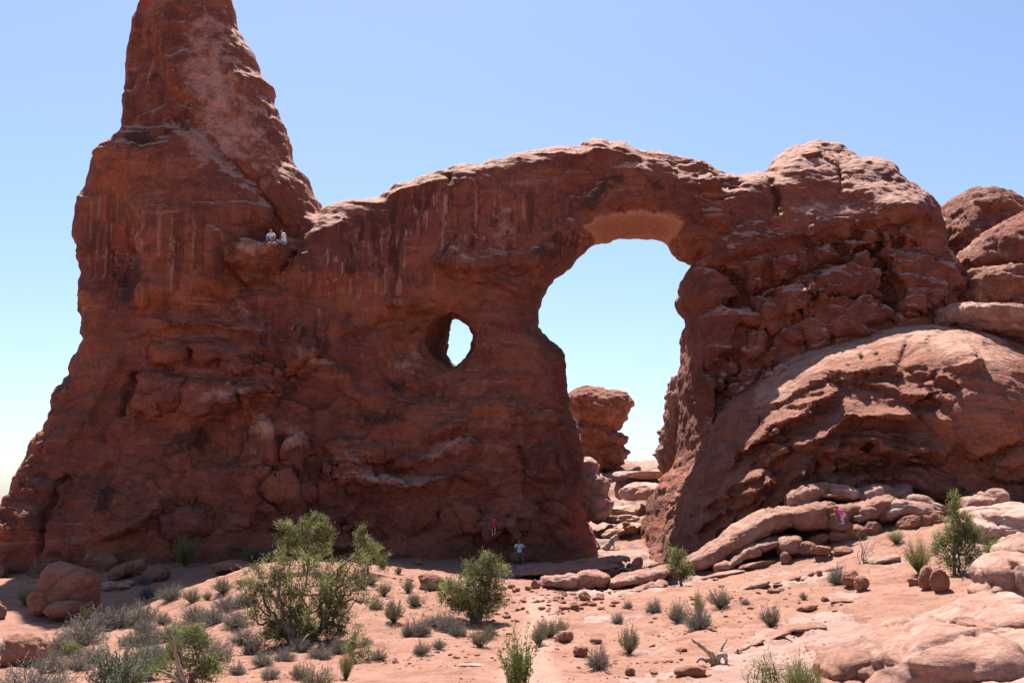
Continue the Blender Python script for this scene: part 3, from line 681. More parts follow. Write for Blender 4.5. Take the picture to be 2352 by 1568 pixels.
def ghit(px, py):
    """where the sight line through a photo pixel meets the ground"""
    p = at(np.full(_Ys.shape, float(px)), np.full(_Ys.shape, float(py)), _Ys)
    below = p[:, 2] <= gz(p[:, 0], p[:, 1])
    k = int(np.argmax(below)) if below.any() else len(_Ys) - 1
    return np.array([p[k, 0], p[k, 1], gz(p[k, 0], p[k, 1])])
def mpp(Y):                                      # metres per photo pixel at a depth
    return Y / F

# far mesas on the skyline
def mesa(name, y, x0, x1, z0, top, seed, col):
    n_ = 160; xs = np.linspace(x0, x1, n_)
    pr = np.c_[xs * 0.0006, np.full(n_, y * 0.01), np.zeros(n_)]
    t = top * (0.9 + 0.25 * fbm(pr, 4, seed))
    rows = [(0, z0), (900, z0 + 0.45 * (top - z0)), (1100, None), (2600, None)]
    Vv = []
    for dy, zz in rows:
        jag = 160 * fbm(np.c_[xs * 0.002, np.full(n_, dy * .01), np.zeros(n_)], 3, seed + 4)
        Vv.append(np.c_[xs, y + dy + jag, t if zz is None else np.full(n_, zz)])
    Vv = np.concatenate(Vv); i2 = np.arange(4 * n_).reshape(4, n_)
    q = np.stack([i2[:-1, :-1], i2[:-1, 1:], i2[1:, 1:], i2[1:, :-1]], -1).reshape(-1, 4)
    nm = NT(name + '_rock', 0.95); cc = nm.mix(nm.noise(0.004, 5, 0.6), col, tuple(k * 0.75 for k in col))
    tag(obj(name, new_mesh(name, Vv, q, nm.done(cc))), kind='structure')
mesa('mesa', 7800.0, -7000, 6000, -90, -36, 5, (0.34, 0.20, 0.15))
mesa('plateau', 12500.0, -11000, 9000, -90, 34, 9, (0.36, 0.22, 0.17))
# ------------------------------------------------------------------ slickrock flank leaning on the right buttress
def r6(pts): return [(1452 + .3827 * a, 726 + .3827 * b) for a, b in pts]      # traced on an enlarged crop
FO = [(1470,1340),(1500,1270),(1545,1180),(1590,1090),(1635,1000),(1665,950),(1700,915),(1760,868),(1805,825),(1850,800),(1905,785),(1960,772),(2005,752),(2050,742),(2110,728),(2160,738),(2210,745),(2260,752),(2310,775),(2360,800),(2440,850),(2520,1000),(2540,1400)]
FF = [(1730,905,67),(1815,825,68.5),(1905,785,69.5),(2005,752,70),(2110,728,70),(2260,752,68.5),(2360,800,66.5),(1712,940,64.2),(1781,925,63.4),(1819,898,63.2),(1881,866,63.0),(1950,856,62.8),(2018,841,62.5),(2141,795,63.0),(2230,805,61.5),(2317,830,60.8),
 (1800,980,62.4),(1900,930,63.0),(2000,910,62.8),(2080,900,62.2),(2200,900,60.4),(2290,900,59.8),(1750,1050,61.4),(1850,1030,61.2),(1950,1000,61.4),(2050,1000,61.2),(2200,980,60.2),(1750,1120,60.2),(1900,1100,59.8),(2050,1080,59.8),(2180,1060,60.0),(2350,1060,59),
 (1650,1280,60.5),(1900,1200,58.2),(2100,1180,58.6),(2350,1200,58),(1600,1240,63.6),(1650,1100,64.6),(1680,1000,65.6),(2450,1000,59),(1520,1260,67.0),(1560,1150,67.4),(1610,1050,67.6),(1650,960,67.6),(1690,1150,62.6)]
FT = [(1650,1100,6),(1800,900,7),(2000,800,8),(2300,800,9),(2300,1100,12),(1900,1100,10)]
B = Face(FO, 69.0, FF, FT, ((7.0, 33.0), (54.5, 80.0), (-1.0, 15.5)), 0.13, R=1.8, p=2.2)
P = B.P
# layers that swell out to a lip and are undercut below it
def dn(pts, k): return [(x, y + k) for x, y in r6(pts)]
fine = np.hypot((B.PX - 1960) / 1.35, B.PY - 1290) / 30.0 + 0.9 * fbm(np.stack([B.PX.ravel() / 130, B.PY.ravel() / 130, 0 * B.PX.ravel()], 1), 3, 140).reshape(B.PX.shape)
fr = (-fine) - np.floor(-fine)
lipline = np.interp(B.PX, [1450,1500,1560,1640,1712,1781,1819,1881,1950,2018,2080,2141,2400], [1250,1180,1080,970,945,930,905,876,866,851,850,930,1000])
msk = sst(B.PY - lipline, 4, 30) * (1 - sst(B.PX, 2080, 2160)) * sst(fbm(np.stack([B.PX.ravel() / 90, B.PY.ravel() / 90, 0 * B.PX.ravel() + 5], 1), 2, 150).reshape(B.PX.shape), -.5, .2)
P.r += (msk * 0.95 * (np.where(fr < .78, (fr / .78) ** 1.3, (1 - fr) / .22) - 0.3)).astype(np.float32)
P.over(dn([(640,640),(700,575),(760,530),(860,520),(960,450),(1040,400),(1120,365),(1300,340),(1480,300),(1600,270)], 4), 0.8, 36, 6)
P.over(dn([(560,850),(590,822),(700,740),(800,670),(920,600),(1000,550),(1050,510),(1160,440),(1240,400)], 12), 2.0, 34, 5)
P.over(dn([(880,780),(1000,735),(1100,675),(1180,605),(1260,560),(1400,590),(1500,580),(1600,560),(1660,610)], 14), 2.0, 36, 5)
P.block(r6([(715,880),(730,790),(790,745),(870,735),(915,760),(920,830),(850,890),(770,920)]), 1.2, 24, 4)
P.over(dn([(960,940),(1000,870),(1040,825),(1130,765),(1200,800)], 12), 1.8, 34, 5)
P.over(dn([(1290,785),(1400,735),(1480,785),(1600,818),(1700,790),(1800,800),(1850,845)], 12), 1.9, 36, 5)
P.over(dn([(1480,425),(1580,460),(1660,485),(1720,450)], 8), 0.9, 18, 5)
P.block(r6([(1500,425),(1560,430),(1620,470),(1700,425),(1720,500),(1640,560),(1560,500)]), 0.7, 20)
P.block(r6([(1705,400),(1760,380),(1800,470),(1830,540),(1760,560),(1700,480)]), 0.9, 20); P.block(r6([(1770,370),(1830,350),(1880,430),(1860,470),(1800,440)]), 0.9, 18)
for b in ([(1110,370),(1200,325),(1260,330),(1150,390)], [(1140,380),(1250,365),(1340,370),(1300,400),(1160,395)], [(1280,330),(1350,320),(1340,360),(1290,365)], [(1460,300),(1560,280),(1610,310),(1590,380),(1500,350)], [(1030,400),(1110,385),(1120,410),(1050,430)]):
    P.block(r6(b), 0.6, 14, 3)
P.bump(r6([(2030,520)])[0], 125, 115, 2.2, 10, 1.3)
P.over(r6([(1700,560),(1800,680),(1900,760),(2000,850),(2060,830),(2200,740),(2330,730)]), 1.0, 80, 10)
P.bump(r6([(1890,270)])[0], 46, 46, 1.0, 0, 1.5)
for ln in ([(1770,250),(1850,210),(1950,200),(2010,215)], [(1780,290),(1880,250),(2000,260)], [(1800,330),(1900,310),(2010,300)]):
    P.ledge(r6(ln), 0.35, 12, 4)
P.crack(r6([(1800,150),(1860,100),(1950,80),(2080,120),(2180,200),(2260,260)]), 0.35, 8)
P.crack(r6([(1610,300),(1620,220),(1640,160),(1700,120)]), 0.4, 6)
P.block(r6([(1625,330),(1640,170),(1720,110),(1800,110),(1770,200),(1790,330),(1760,390)]), 0.7, 35)
P.crack(r6([(960,260),(1050,200),(1180,160),(1210,150)]), 0.3, 6); P.ledge(r6([(1100,260),(1250,210),(1400,180),(1500,210),(1640,150)]), 0.3, 30, 6)
P.bump(r6([(1330,930)])[0], 130, 38, -1.1, 0)
for ln in ([(1120,850),(1130,990)], [(1260,840),(1250,1010)], [(1350,840),(1360,1040)], [(1450,850),(1460,1010)], [(1550,850),(1540,960)]):
    P.crack(r6(ln), 0.5, 6)
P.block(r6([(1610,930),(1660,900),(1780,890),(1900,950),(1990,1040),(1950,1110),(1800,1120),(1680,1060),(1620,1000)]), 1.1, 40)
P.over(r6([(1610,960),(1680,1020),(1760,1030)]), 0.3, 16, 5)
P.block(r6([(2060,880),(2140,810),(2260,760),(2400,780),(2420,1000),(2240,1010),(2100,960)]), 1.2, 40)
P.crack(r6([(2230,960),(2300,930),(2400,930)]), 0.5, 8)
for ln, a in (([(340,1060),(420,980),(520,900),(620,850)], .6), ([(300,1180),(420,1100),(560,1000),(680,940),(760,900)], .7), ([(480,1100),(560,1060),(640,1050),(760,980),(860,960)], .8), ([(300,1300),(440,1220),(560,1140),(700,1080),(820,1050)], .7)):
    P.over(dn(ln, 8), a * 2.0, 36, 6)
for ln in ([(350,1150),(430,1050),(480,960)], [(560,1180),(600,1100),(640,1060)], [(760,1150),(800,1080),(900,1000)]):
    P.crack(r6(ln), 0.4, 8)
bz = Paint(B.PX, B.PY, 6)
for c, rx, ry, a, r in ((r6([(1350,900)])[0],110,25,0.5,0), (r6([(1000,620)])[0],60,25,0.3,-30), (r6([(2100,700)])[0],70,30,0.4,0)):
    bz.bump(c, rx, ry, a, r)
bp = Paint(B.PX, B.PY, 6)
bp.bump((1900,810), 160, 36, 0.9, -14); bp.bump((2150,770), 130, 40, 0.8, 10); bp.bump((1780,900), 60, 40, 0.8, -45); bp.bump((2230,820), 120, 50, 0.6)
V, Q = B.build(); N = vnormals(V, Q)
pxv, pyv = B.look(B.PX, V), B.look(B.PY, V)
# arched bedding: follows distance from a centre low in the mass
rr = np.hypot((V[:, 0] - 22) * 0.8, V[:, 2] - 0.5)
arcb = perlin(np.c_[V[:, 0] * .12, V[:, 1] * .12, rr * 1.5], 90) + 0.5 * perlin(np.c_[V[:, 0] * .3, V[:, 1] * .3, rr * 3.6], 92)
topm = sst(N[:, 2], 0.35, 0.75)
f1, f2 = worley(V * np.array([.5, .5, .8]) + 0.2 * np.c_[perlin(V, 31), perlin(V, 32), perlin(V, 33)], 5)
d = 0.14 * fbm(V * 0.3, 3, 93) + 0.16 * arcb * (1 - .65 * topm) + 0.07 * fbm(V * 1.0, 4, 95, 0.6) * (1 - .5 * topm) - 0.14 * (1 - .6 * topm) * np.exp(-((f2 - f1) / 0.05) ** 2) * sst(perlin(V * .2, 97), -.2, .3)
fa, ca = facets(np.c_[V[:, 0] * 0.6, V[:, 1] * 0.6, rr * 0.9] + 0.3 * np.c_[perlin(V * .6, 31), perlin(V * .6, 32), perlin(V * .6, 33)], 13)
d += (1 - .85 * topm) * sst(fbm(V * .2, 2, 98), -.4, .3) * (0.34 * fa - 0.08 * ca)
V = V + N * d[:, None]; N = vnormals(V, Q)
fl = empty('slickrock_flank', tuple(at(1850, 1200, 62.0)), 'rounded sunlit slickrock buttress with arched overhanging layers below the right end of the arch', 'rock mass')
off = np.array(fl.location)
fc = V[Q].mean(1); fx, fy = proj(fc[:, 0], fc[:, 1], fc[:, 2])
part = np.full(len(Q), 0)
part[fx > 2130] = 1; part[(fx > 2100) & (fy < 930)] = 1
AT = {'varnish': np.clip(B.look(bz.r, V), 0, 1), 'streak': 0 * V[:, 0], 'pale': np.clip(B.look(bp.r, V), 0, 1.2)}
for k, nm in enumerate(('arched_layers', 'bulging_knob')):
    sel = part == k; u, inv = np.unique(Q[sel], return_inverse=True)
    obj(nm, new_mesh(nm, V[u] - off, inv.reshape(-1, 4), M_FLANK, {a: b[u] for a, b in AT.items()}, normals=N[u]), fl)
# ------------------------------------------------------------------ boulders and ledges
import bmesh
RNG = random.Random(4)
_ico = {}
def ico(sub):
    if sub not in _ico:
        bm = bmesh.new(); bmesh.ops.create_icosphere(bm, subdivisions=sub, radius=1.0)
        bm.verts.ensure_lookup_table()
        _ico[sub] = (np.array([v.co[:] for v in bm.verts]), np.array([[v.index for v in f.verts] for f in bm.faces])); bm.free()
    return _ico[sub]
def rock_shape(seed, sub=4, cuts=6, cutd=0.62, amp=0.10, lay=0.0, aspect=(1, 1, 1)):
    """rounded block: a ball cut by soft planes, then worn"""
    P_, T_ = ico(sub); r = np.random.RandomState(seed)
    p = P_.copy()
    for k in range(cuts):
        n_ = r.normal(size=3); n_ /= np.linalg.norm(n_); c_ = cutd + 0.25 * r.rand()
        h_ = p @ n_ - c_
        p = p - np.outer(np.where(h_ > 0, h_ * 0.95, 0), n_)
    sc_ = np.array(aspect, float)
    w_ = p * sc_ / sc_.max() * 1.5 + seed * 3.7
    d_ = amp * fbm(w_ * 1.1, 3, seed % 50) + amp * 0.45 * fbm(w_ * 3.5, 3, seed % 40 + 5, 0.6)
    if lay: d_ = d_ + lay * perlin(np.c_[w_[:, 0] * .5, w_[:, 1] * .5, w_[:, 2] * 5], seed % 30)
    p = p * (1 + d_[:, None])
    return p, T_
ZERO = lambda V_: {'varnish': 0 * V_[:, 0], 'streak': 0 * V_[:, 0], 'pale': 0 * V_[:, 0]}
def euler_m(rx, ry, rz):
    from mathutils import Euler
    return np.array(Euler((rx, ry, rz)).to_matrix())
def boulder(name, px, py, w, h, label=None, cat='boulder', group=None, depth=None, dm=1.0, tilt=0.0, seed=None, sub=4, sink=0.22, mat=None, yaw=None, pale=0.0, cuts=6, lay=0.0, amp=0.10, base=None, parent=None):
    """rock whose middle is seen at (px,py), w x h half sizes in photo pixels; stands on the ground unless a depth is given"""
    seed = RNG.randrange(9999) if seed is None else seed
    if depth is None:
        g = ghit(px, (py + h * (1 - sink)) if base is None else base); depth = g[1] + 0.35 * dm * w * mpp(g[1])
    m = mpp(depth); c = at(px, py, depth)
    yaw = RNG.uniform(-0.4, 0.4) if yaw is None else yaw
    V_, T_ = rock_shape(seed, sub, cuts, amp=amp, lay=lay, aspect=(w, w * dm, h))
    V_ = (V_ * np.array([w * m, w * m * dm, h * m])) @ euler_m(RNG.uniform(-.1, .1), -math.radians(tilt), yaw).T
    a = ZERO(V_); a['pale'] += pale
    me = new_mesh(name, V_, T_, mat or M_BOULD, a)
    o = obj(name, me, None, tuple(c))
    if label: tag(o, label, cat, group)
    return o
M_BOULD = rock_material('boulder_sandstone', (0.42, 0.200, 0.132), (0.31, 0.125, 0.080), (0.52, 0.315, 0.245), 0.3, 2.0, mott=0.5)
def blob(name, ells, vox, label=None, cat='rock ledge', k=0.25, mat=None, amp=(0.12, 0.10, 0.06), tilt=(0.1, 0.0), pale=0.3, group=None, fac=0.12, jnt=0.10, pw=None):
    """one body of rock grown from overlapping ellipsoids: (px, py, depth, half width px, half height px, half depth m, roll deg)"""
    C, Rr, M_ = [], [], []
    for e in ells:
        px, py, Y, w, h, dy = e[:6]; roll = e[6] if len(e) > 6 else 0
        C.append(at(px, py, Y)); Rr.append((w * mpp(Y), dy, h * mpp(Y))); M_.append(euler_m(0, -math.radians(roll), 0))
    C = np.array(C); Rr = np.array(Rr); k = min(k, 0.4 * float(Rr.min()))
    ext = Rr.max(1)[:, None]
    lo = (C - ext).min(0) - 0.6; hi = (C + ext).max(0) + 0.6
    ax = [np.arange(lo[i], hi[i], vox) for i in range(3)]
    G = np.stack(np.meshgrid(*ax, indexing='ij'), -1).astype(np.float32)
    acc = None
    for c, r, mm in zip(C, Rr, M_):
        q = (G - c.astype(np.float32)) @ mm.astype(np.float32)
        q = np.abs(q / r.astype(np.float32))
        f_ = (1 - np.sqrt((q ** 2).sum(-1))) * min(r) if pw else (1 - (q[..., 0] ** 3 + q[..., 1] ** 3 + q[..., 2] ** 4) ** (1 / 3.2)) * min(r)
        if acc is None: acc = f_
        else:
            h_ = np.clip(0.5 + 0.5 * (f_ - acc) / k, 0, 1)
            acc = acc * (1 - h_) + f_ * h_ + k * h_ * (1 - h_)
    V_, Q_ = surface_nets(acc, lo, vox); N_ = vnormals(V_, Q_)
    up = sst(N_[:, 2], 0.4, 0.8)
    d_ = amp[0] * fbm(V_ * 0.5, 3, 101) + amp[1] * strata(V_, tilt, 1.6, 7) * (1 - .5 * up) + amp[2] * fbm(V_ * 2.0, 3, 105, .6)
    if fac:
        fa_, ca_ = facets(V_ * np.array([.9, .9, 1.3]) + 0.3 * np.c_[perlin(V_ * .9, 31), perlin(V_ * .9, 32), perlin(V_ * .9, 33)], 21)
        d_ = d_ + fac * (fa_ - 0.4 * ca_) * (1 - .5 * up)
    fj_, cj_ = facets(V_ * np.array([.38, .38, .7]) + 0.35 * np.c_[perlin(V_ * .5, 41), perlin(V_ * .5, 42), perlin(V_ * .5, 43)], 27)
    d_ = d_ + jnt * (0.5 * fj_ - cj_)
    V_ = V_ + N_ * d_[:, None]
    base = np.array([C[:, 0].mean(), C[:, 1].mean(), V_[:, 2].min()])
    a = ZERO(V_); a['pale'] += pale
    o = obj(name, new_mesh(name, V_ - base, Q_, mat or M_SLICK, a), None, tuple(base))
    if label: tag(o, label, cat, group)
    return o
def c1(x, y): return 1512 + .357 * x, 1119 + .357 * y        # coordinates read on enlarged crops
def c2(x, y): return 968 + .2092 * x, 1240 + .2092 * y
def c3(x, y): return 1452 + .2092 * x, 1240 + .2092 * y

# --- far rocks behind the arch
blob('domed_rock', [(2255,530,85,108,98,5.0), (2205,590,84,70,100,4.5), (2300,600,85,110,120,5)], 0.2, 'rounded red rock dome behind the right end of the arch, against the sky', 'rock dome', 1.0, M_WALL, pw=2, pale=0.35, fac=0.25)
blob('domed_rock', [(2400,590,78,130,112,5.0), (2305,590,77.5,90,74,4,28), (2240,610,77.5,70,40,3,30), (2400,680,78,200,90,5)], 0.2, 'lower red rock dome at the right edge, sloping down to the left', 'rock dome', 0.8, M_WALL, pw=2, pale=0.35, fac=0.25)
blob('ledge_rock', [(2330,672,75,150,52,4.0), (2250,690,75,90,40,3.5), (2400,700,74,120,60,4)], 0.16, 'layered ledges right of the buttress, below the lower dome', 'rock ledge', 0.6, M_FLANK, (0.2, 0.40, 0.08), pale=0.4, fac=0.35)
blob('ledge_rock', [(2330,760,69.5,170,42,4.5,-8), (2240,745,70.5,90,30,3.5,-8), (2420,790,69,120,70,4.5)], 0.16, 'pale sloping slickrock shelf above the bulging knob at the right edge', 'rock ledge', 0.6, None, (0.15, 0.30, 0.06), pale=0.5, fac=0.2)
blob('pedestal_rock', [(1375,945,97,72,50,3.2), (1418,930,97,34,36,2.4,8), (1345,930,97,50,42,3), (1385,1010,97,55,22,2.6), (1380,1045,97,62,28,3.0), (1350,1000,97,45,40,3), (1340,1070,97,70,30,3)], 0.17, 'flat-topped red pedestal rock with an undercut waist seen through the arch opening', 'pedestal rock', 0.5, M_FLANK, pw=2, amp=(0.15, 0.14, 0.06), fac=0.3, pale=0.4)
blob('boulder', [(1362,1140,79,34,52,1.8), (1345,1100,80,28,50,2), (1378,1168,78,26,28,1.4)], 0.12, 'rough sunlit boulder on the left inside of the arch opening', 'boulder', 0.3, None, fac=0.25, pale=0.7)
blob('ledge_rock', [(1545,960,80.5,18,80,2.0,-6), (1535,1030,81,16,60,2), (1560,900,79.5,14,40,1.6), (1522,1050,81,12,30,1.5)], 0.14, 'knobbly sunlit rock edge just behind the right side of the arch opening', 'rock ledge', 0.3, None, (0.15, 0.15, 0.1), fac=0.3)
for i, (x, y, w, h, Y, lb) in enumerate(((1470,1090,70,9,90,'broad pale step high in the arch opening, below the skyline slope'), (1480,1130,60,16,84,'thick pale slab with a dark undercut halfway up the arch opening'), (1430,1172,42,10,80,'long pale step below the dark undercut in the arch opening'), (1425,1192,44,8,78,'narrow pale step low in the arch opening'),
        (1440,1212,38,9,76,'pale step just behind the foot of the right buttress'), (1405,1225,30,8,75.5,'low pale step against the foot of the window wall'))):
    boulder('rock_step', x, y, w, h * 1.3, lb, 'rock ledge', depth=Y, dm=1.1, tilt=RNG.uniform(0, 6), sub=5, mat=M_SLICK, cuts=8, pale=0.9, amp=0.14, lay=0.04)
for x, y, w, h, lb in ((1445,1213,16,10,'angular block lying in the middle of the arch opening'), (1420,1222,15,7,'low rounded stone left of the angular block in the opening'), (1438,1203,10,6,'small stone behind the angular block in the opening')):
    boulder('boulder', x, y, w, h, lb, depth=74.5, sub=4)

# --- sloping ledges and pillows at the foot of the flank
def bl(name, pts, lb, Y, **kw):
    Y = Y - 1.6 if Y > 57.5 else Y
    return blob(name, [(*c1(x, y), Y + (e[0] if e else 0), w * .357, h * .357, (e[1] if len(e) > 1 else 1.3), (e[2] if len(e) > 2 else 0)) for x, y, w, h, *e in pts], 0.09, lb, **kw)
bl('ramp_ledge', [(300,455,150,55,0.3,1.4,24), (430,385,150,62,0,1.5,27), (560,300,140,68,0,1.6,26), (660,240,110,70,0,1.6,22)], 'long smooth ramp of rock climbing right from the small juniper, shadowed below', 59.0, k=0.5, fac=0.07, jnt=0.05, amp=(0.14, 0.09, 0.03), pale=0.4)
bl('pillow_rock', [(770,215,100,72,0,1.3,8), (740,190,70,50,0.6,1.2), (830,180,80,60,0.8,1.3)], 'swollen pillow of rock at the top of the long ramp', 58.8, k=0.4, fac=0.08, jnt=0.06)
bl('pillow_rock', [(960,195,118,80,0,1.4,10), (1010,150,110,60,0.9,1.5,12)], 'widest pillow of rock left of the child in pink', 58.2, k=0.4, fac=0.08, jnt=0.06)
bl('pillow_rock', [(1130,200,72,88,0,1.2), (1215,165,95,60,0.9,1.4,18)], 'tall rounded rock right behind the child in pink', 58.0, k=0.4, fac=0.08, jnt=0.06)
bl('pillow_rock', [(1380,130,120,62,0,1.6,12), (1330,165,80,45,-0.4,1.2,10), (1280,205,60,30,-0.6,1.0)], 'pitted rock right of and above the child in pink', 58.6, k=0.4, fac=0.1)
bl('pillow_rock', [(1560,145,150,60,0,1.8,-6), (1680,170,120,50,0,1.6,-8), (1480,170,90,50,-.3,1.3,10)], 'broad pale slab above the row of round stones', 58.4, k=0.4, fac=0.06, pale=0.6)
for x, y, w, h, lb in ((1610,232,85,50,'first of the round stones in a row under the pale slab'), (1705,225,62,55,'second of the round stones in a row under the pale slab'), (1785,225,58,58,'third of the round stones in a row under the pale slab'), (1850,250,70,62,'last of the round stones in a row, beside the tall juniper')):
    boulder('boulder', *c1(x, y), w * .357, h * .357, lb, depth=54.9, sub=5, tilt=15, cuts=3, dm=0.9)
for pts, lb, Y in (([(930,60,110,60,0,1.6,20), (1000,30,80,50,.5,1.5,10)], 'left of the pointed slabs rising into the shade above the pillows', 60.5), ([(1170,45,110,48,0,1.6,-8), (1130,20,60,30,.4,1.2)], 'flat-topped slab in the middle of the row above the pillows', 60.5), ([(1330,65,110,62,0,1.7,20), (1410,40,80,55,.4,1.5)], 'wide slab in the row above the pillows, right of the flat-topped one', 60.5),
                   ([(1500,70,100,70,0,1.7,10), (1560,40,60,60,.6,1.3,30)], 'pointed slab at the right end of the row above the pillows', 60.8), ([(1640,110,120,60,0,1.8,-10), (1760,150,120,48,-.3,1.7,-14)], 'slanting pale slab running down to the right from the pointed slabs', 59.8)):
    bl('slab', pts, lb, Y, cat='slab', k=0.4, fac=0.05, pale=0.5)
boulder('boulder', *c1(1112, 52), 52*.357, 15*.357, 'small flat stone lying on the slabs above the child in pink', depth=57.5, sub=4)
boulder('boulder', *c1(1180, 248), 78*.357, 36*.357, 'rounded flat-topped stone the child in pink stands on', depth=55.6, sub=5, cuts=3)
boulder('boulder', *c1(1160, 318), 66*.357, 42*.357, 'dark undercut stone right under the one the child stands on', depth=55.5, sub=5, cuts=5)
boulder('boulder', *c1(1275, 292), 72*.357, 52*.357, 'rough stone behind the bare twiggy bush', depth=55.3, sub=5, cuts=5)
boulder('boulder', *c1(1380, 278), 62*.357, 62*.357, 'round stone just right of the bare twiggy bush', depth=55.3, sub=5, cuts=3)
bl('ledge_rock', [(640,390,130,42,0,1.2,18), (540,440,110,34,0,1.0,24), (740,355,90,34,.3,1.1,10), (450,490,90,26,-.2,0.9,22)], 'lower shadowed ledge running below the long ramp', 56.2, k=0.3, fac=0.12, pale=0.4)
bl('ledge_rock', [(835,375,82,60,0,1.2,14), (800,350,60,40,.5,1)], 'smooth block ending the lower ledge on the right', 55.6, k=0.3, fac=0.04, pale=0.4)
boulder('boulder', *c1(822, 455), 38*.357, 42*.357, 'single upright rounded stone in front of the smooth block', sub=5, cuts=3)
boulder('boulder', *c1(960, 395), 62*.357, 46*.357, 'angular stone half in the shade right of the smooth block', depth=54.5, sub=5)
boulder('boulder', *c1(1010, 350), 100*.357, 40*.357, 'sloping pale stone behind the knobbly cluster', depth=55.8, sub=5, tilt=20)
for x, y, w, h, lb in ((1045,402,66,40,'upper stone of the knobbly cluster left of the bare bush'), (1060,468,54,42,'lower stone of the knobbly cluster left of the bare bush'), (1130,455,36,44,'right stone of the knobbly cluster left of the bare bush'), (1185,412,70,32,'flat stone behind the knobbly cluster')):
    boulder('boulder', *c1(x, y), w * .357, h * .357, lb, depth=53.0, sub=5, cuts=7, amp=0.14)
for x, y, w, h, t, lb in ((600,505,160,22,12,'thin pale slab lying in front of the lower ledge'), (420,560,150,16,10,'lowest thin slab left of the thin pale slab'), (110,560,110,26,14,'slab beside the trunk of the small juniper'), (1460,470,130,30,14,'pale slab in front of the bare twiggy bush'), (920,590,90,22,10,'flat pale slab on the sand left of the paired boulders')):
    boulder('slab', *c1(x, y), w * .357, h * .357, lb, 'slab', sub=5, tilt=t, dm=0.8, sink=0.5, mat=M_SLICK, pale=0.4, cuts=7)
boulder('boulder', *c1(1245, 585), 68*.357, 58*.357, 'larger tilted boulder of a touching pair on the pink slope', tilt=38, sub=5, cuts=7, seed=12, sink=.1)
boulder('boulder', *c1(1305, 618), 50*.357, 50*.357, 'smaller egg-shaped boulder of a touching pair on the pink slope', sub=5, cuts=4, seed=13, sink=.1)
boulder('boulder', *c1(1722, 588), 46*.357, 84*.357, 'left half of the upright split boulder below the tall juniper', tilt=-8, sub=5, cuts=4, seed=14, sink=.1, base=1119+.357*660)
boulder('boulder', *c1(1812, 602), 60*.357, 82*.357, 'right half of the upright split boulder below the tall juniper', tilt=6, sub=5, cuts=4, seed=15, sink=.1, base=1119+.357*675)
boulder('boulder', *c1(1640, 606), 40*.357, 30*.357, 'small flat boulder left of the split boulder', sub=4)
bl('boulder', [(2030,120,85,62,0,1.3,-10), (2150,95,62,80,0,1.2,-20), (2090,70,60,40,.3,1)], 'big two-lobed boulder behind the tall juniper', 55.5, cat='boulder', k=0.12, fac=0.05, pale=0.5)
bl('slickrock_slope', [(2250,235,260,95,0,2.6,-4), (2450,230,260,110,-.5,3), (2120,290,160,60,-.6,2,-10), (2300,190,200,60,2,2.5)], 'broad pale bare slope of slickrock right of the tall juniper', 51.0, k=0.6, fac=0.02, pale=0.8, amp=(0.15, 0.05, 0.02))
bl('slickrock_block', [(2330,430,130,80,0,1.6,6), (2420,420,120,120,0,1.8)], 'upper pale block of jointed slickrock at the right edge', 39.5, k=0.3, fac=0.04, pale=0.6, amp=(0.08, 0.05, 0.02))
bl('slickrock_block', [(2190,560,120,110,0,1.5,30), (2240,520,100,90,.4,1.5,20), (2130,640,110,40,-.2,1.2,30)], 'large pale block with fine cracks right of the split boulder', 37.5, k=0.35, fac=0.04, pale=0.5, amp=(0.08, 0.05, 0.02))
bl('slickrock_block', [(2320,620,70,170,0,1.3,10), (2400,640,90,180,0,1.5), (2290,760,60,50,-.3,1)], 'tall pale block at the right edge beyond a deep joint', 36.5, k=0.3, fac=0.05, pale=0.5, amp=(0.08, 0.05, 0.02))
bl('slickrock_sheet', [(2130,745,170,40,0,1.6,14), (1960,845,240,36,-.4,2.2,20), (2250,800,150,40,-.6,1.6,4)], 'wide smooth sheet of pale slickrock sweeping down from the right edge', 33.5, k=0.5, fac=0.05, jnt=0.12, pale=0.5, amp=(0.06, 0.05, 0.015))
bl('slickrock_block', [(2240,880,160,80,0,1.2,14), (2350,850,110,90,0,1.4,10)], 'blocky slab with a shaded end above the big whaleback', 29.0, k=0.25, fac=0.06, pale=0.5, amp=(0.06, 0.05, 0.02))
bl('slickrock_block', [(2020,900,95,46,0,0.9,-12), (2080,920,50,50,-.1,.8)], 'dark broken chunk wedged between the sheet and the whaleback', 29.0, k=0.1, fac=0.14, pale=0.1, amp=(0.06, 0.06, 0.03))
bl('whaleback_boulder', [(1780,1160,430,240,0,2.6,4), (1850,1060,300,150,.3,2.2,-6), (2060,1170,150,150,-.3,1.5,-30), (1500,1260,220,100,-.6,1.5,20)], 'huge smooth whaleback boulder at the bottom right', 24.6, cat='boulder', k=0.35, fac=0.10, jnt=0.14, pale=0.45, amp=(0.08, 0.05, 0.02))
bl('boulder', [(1200,1130,130,100,0,1.2,24), (1310,1060,120,62,0,1.2,38), (1130,1220,90,90,-.2,1)], 'tilted slab-sided boulder left of the whaleback with a lit corner', 25.4, cat='boulder', k=0.12, fac=0.16, jnt=0.16, pale=0.1, amp=(0.07, 0.05, 0.02))
bl('boulder', [(1325,1150,52,90,0,0.8,-28), (1290,1200,50,70,-.2,.8)], 'narrow dark wedge of rock between the tilted boulder and the whaleback', 24.8, cat='boulder', k=0.1, fac=0.08, pale=0.0, amp=(0.05, 0.05, 0.02))
bl('boulder', [(2300,1010,130,80,0,1.3,14)], 'smooth pale boulder at the right edge above the lowest one', 26.5, cat='boulder', fac=0.03, pale=0.6, amp=(0.07, 0.05, 0.02))
bl('boulder', [(2300,1150,170,110,0,1.5,14), (2400,1180,150,140,0,1.5)], 'lowest smooth boulder in the bottom right corner', 24.5, cat='boulder', fac=0.03, k=0.3, pale=0.4, amp=(0.07, 0.05, 0.02))

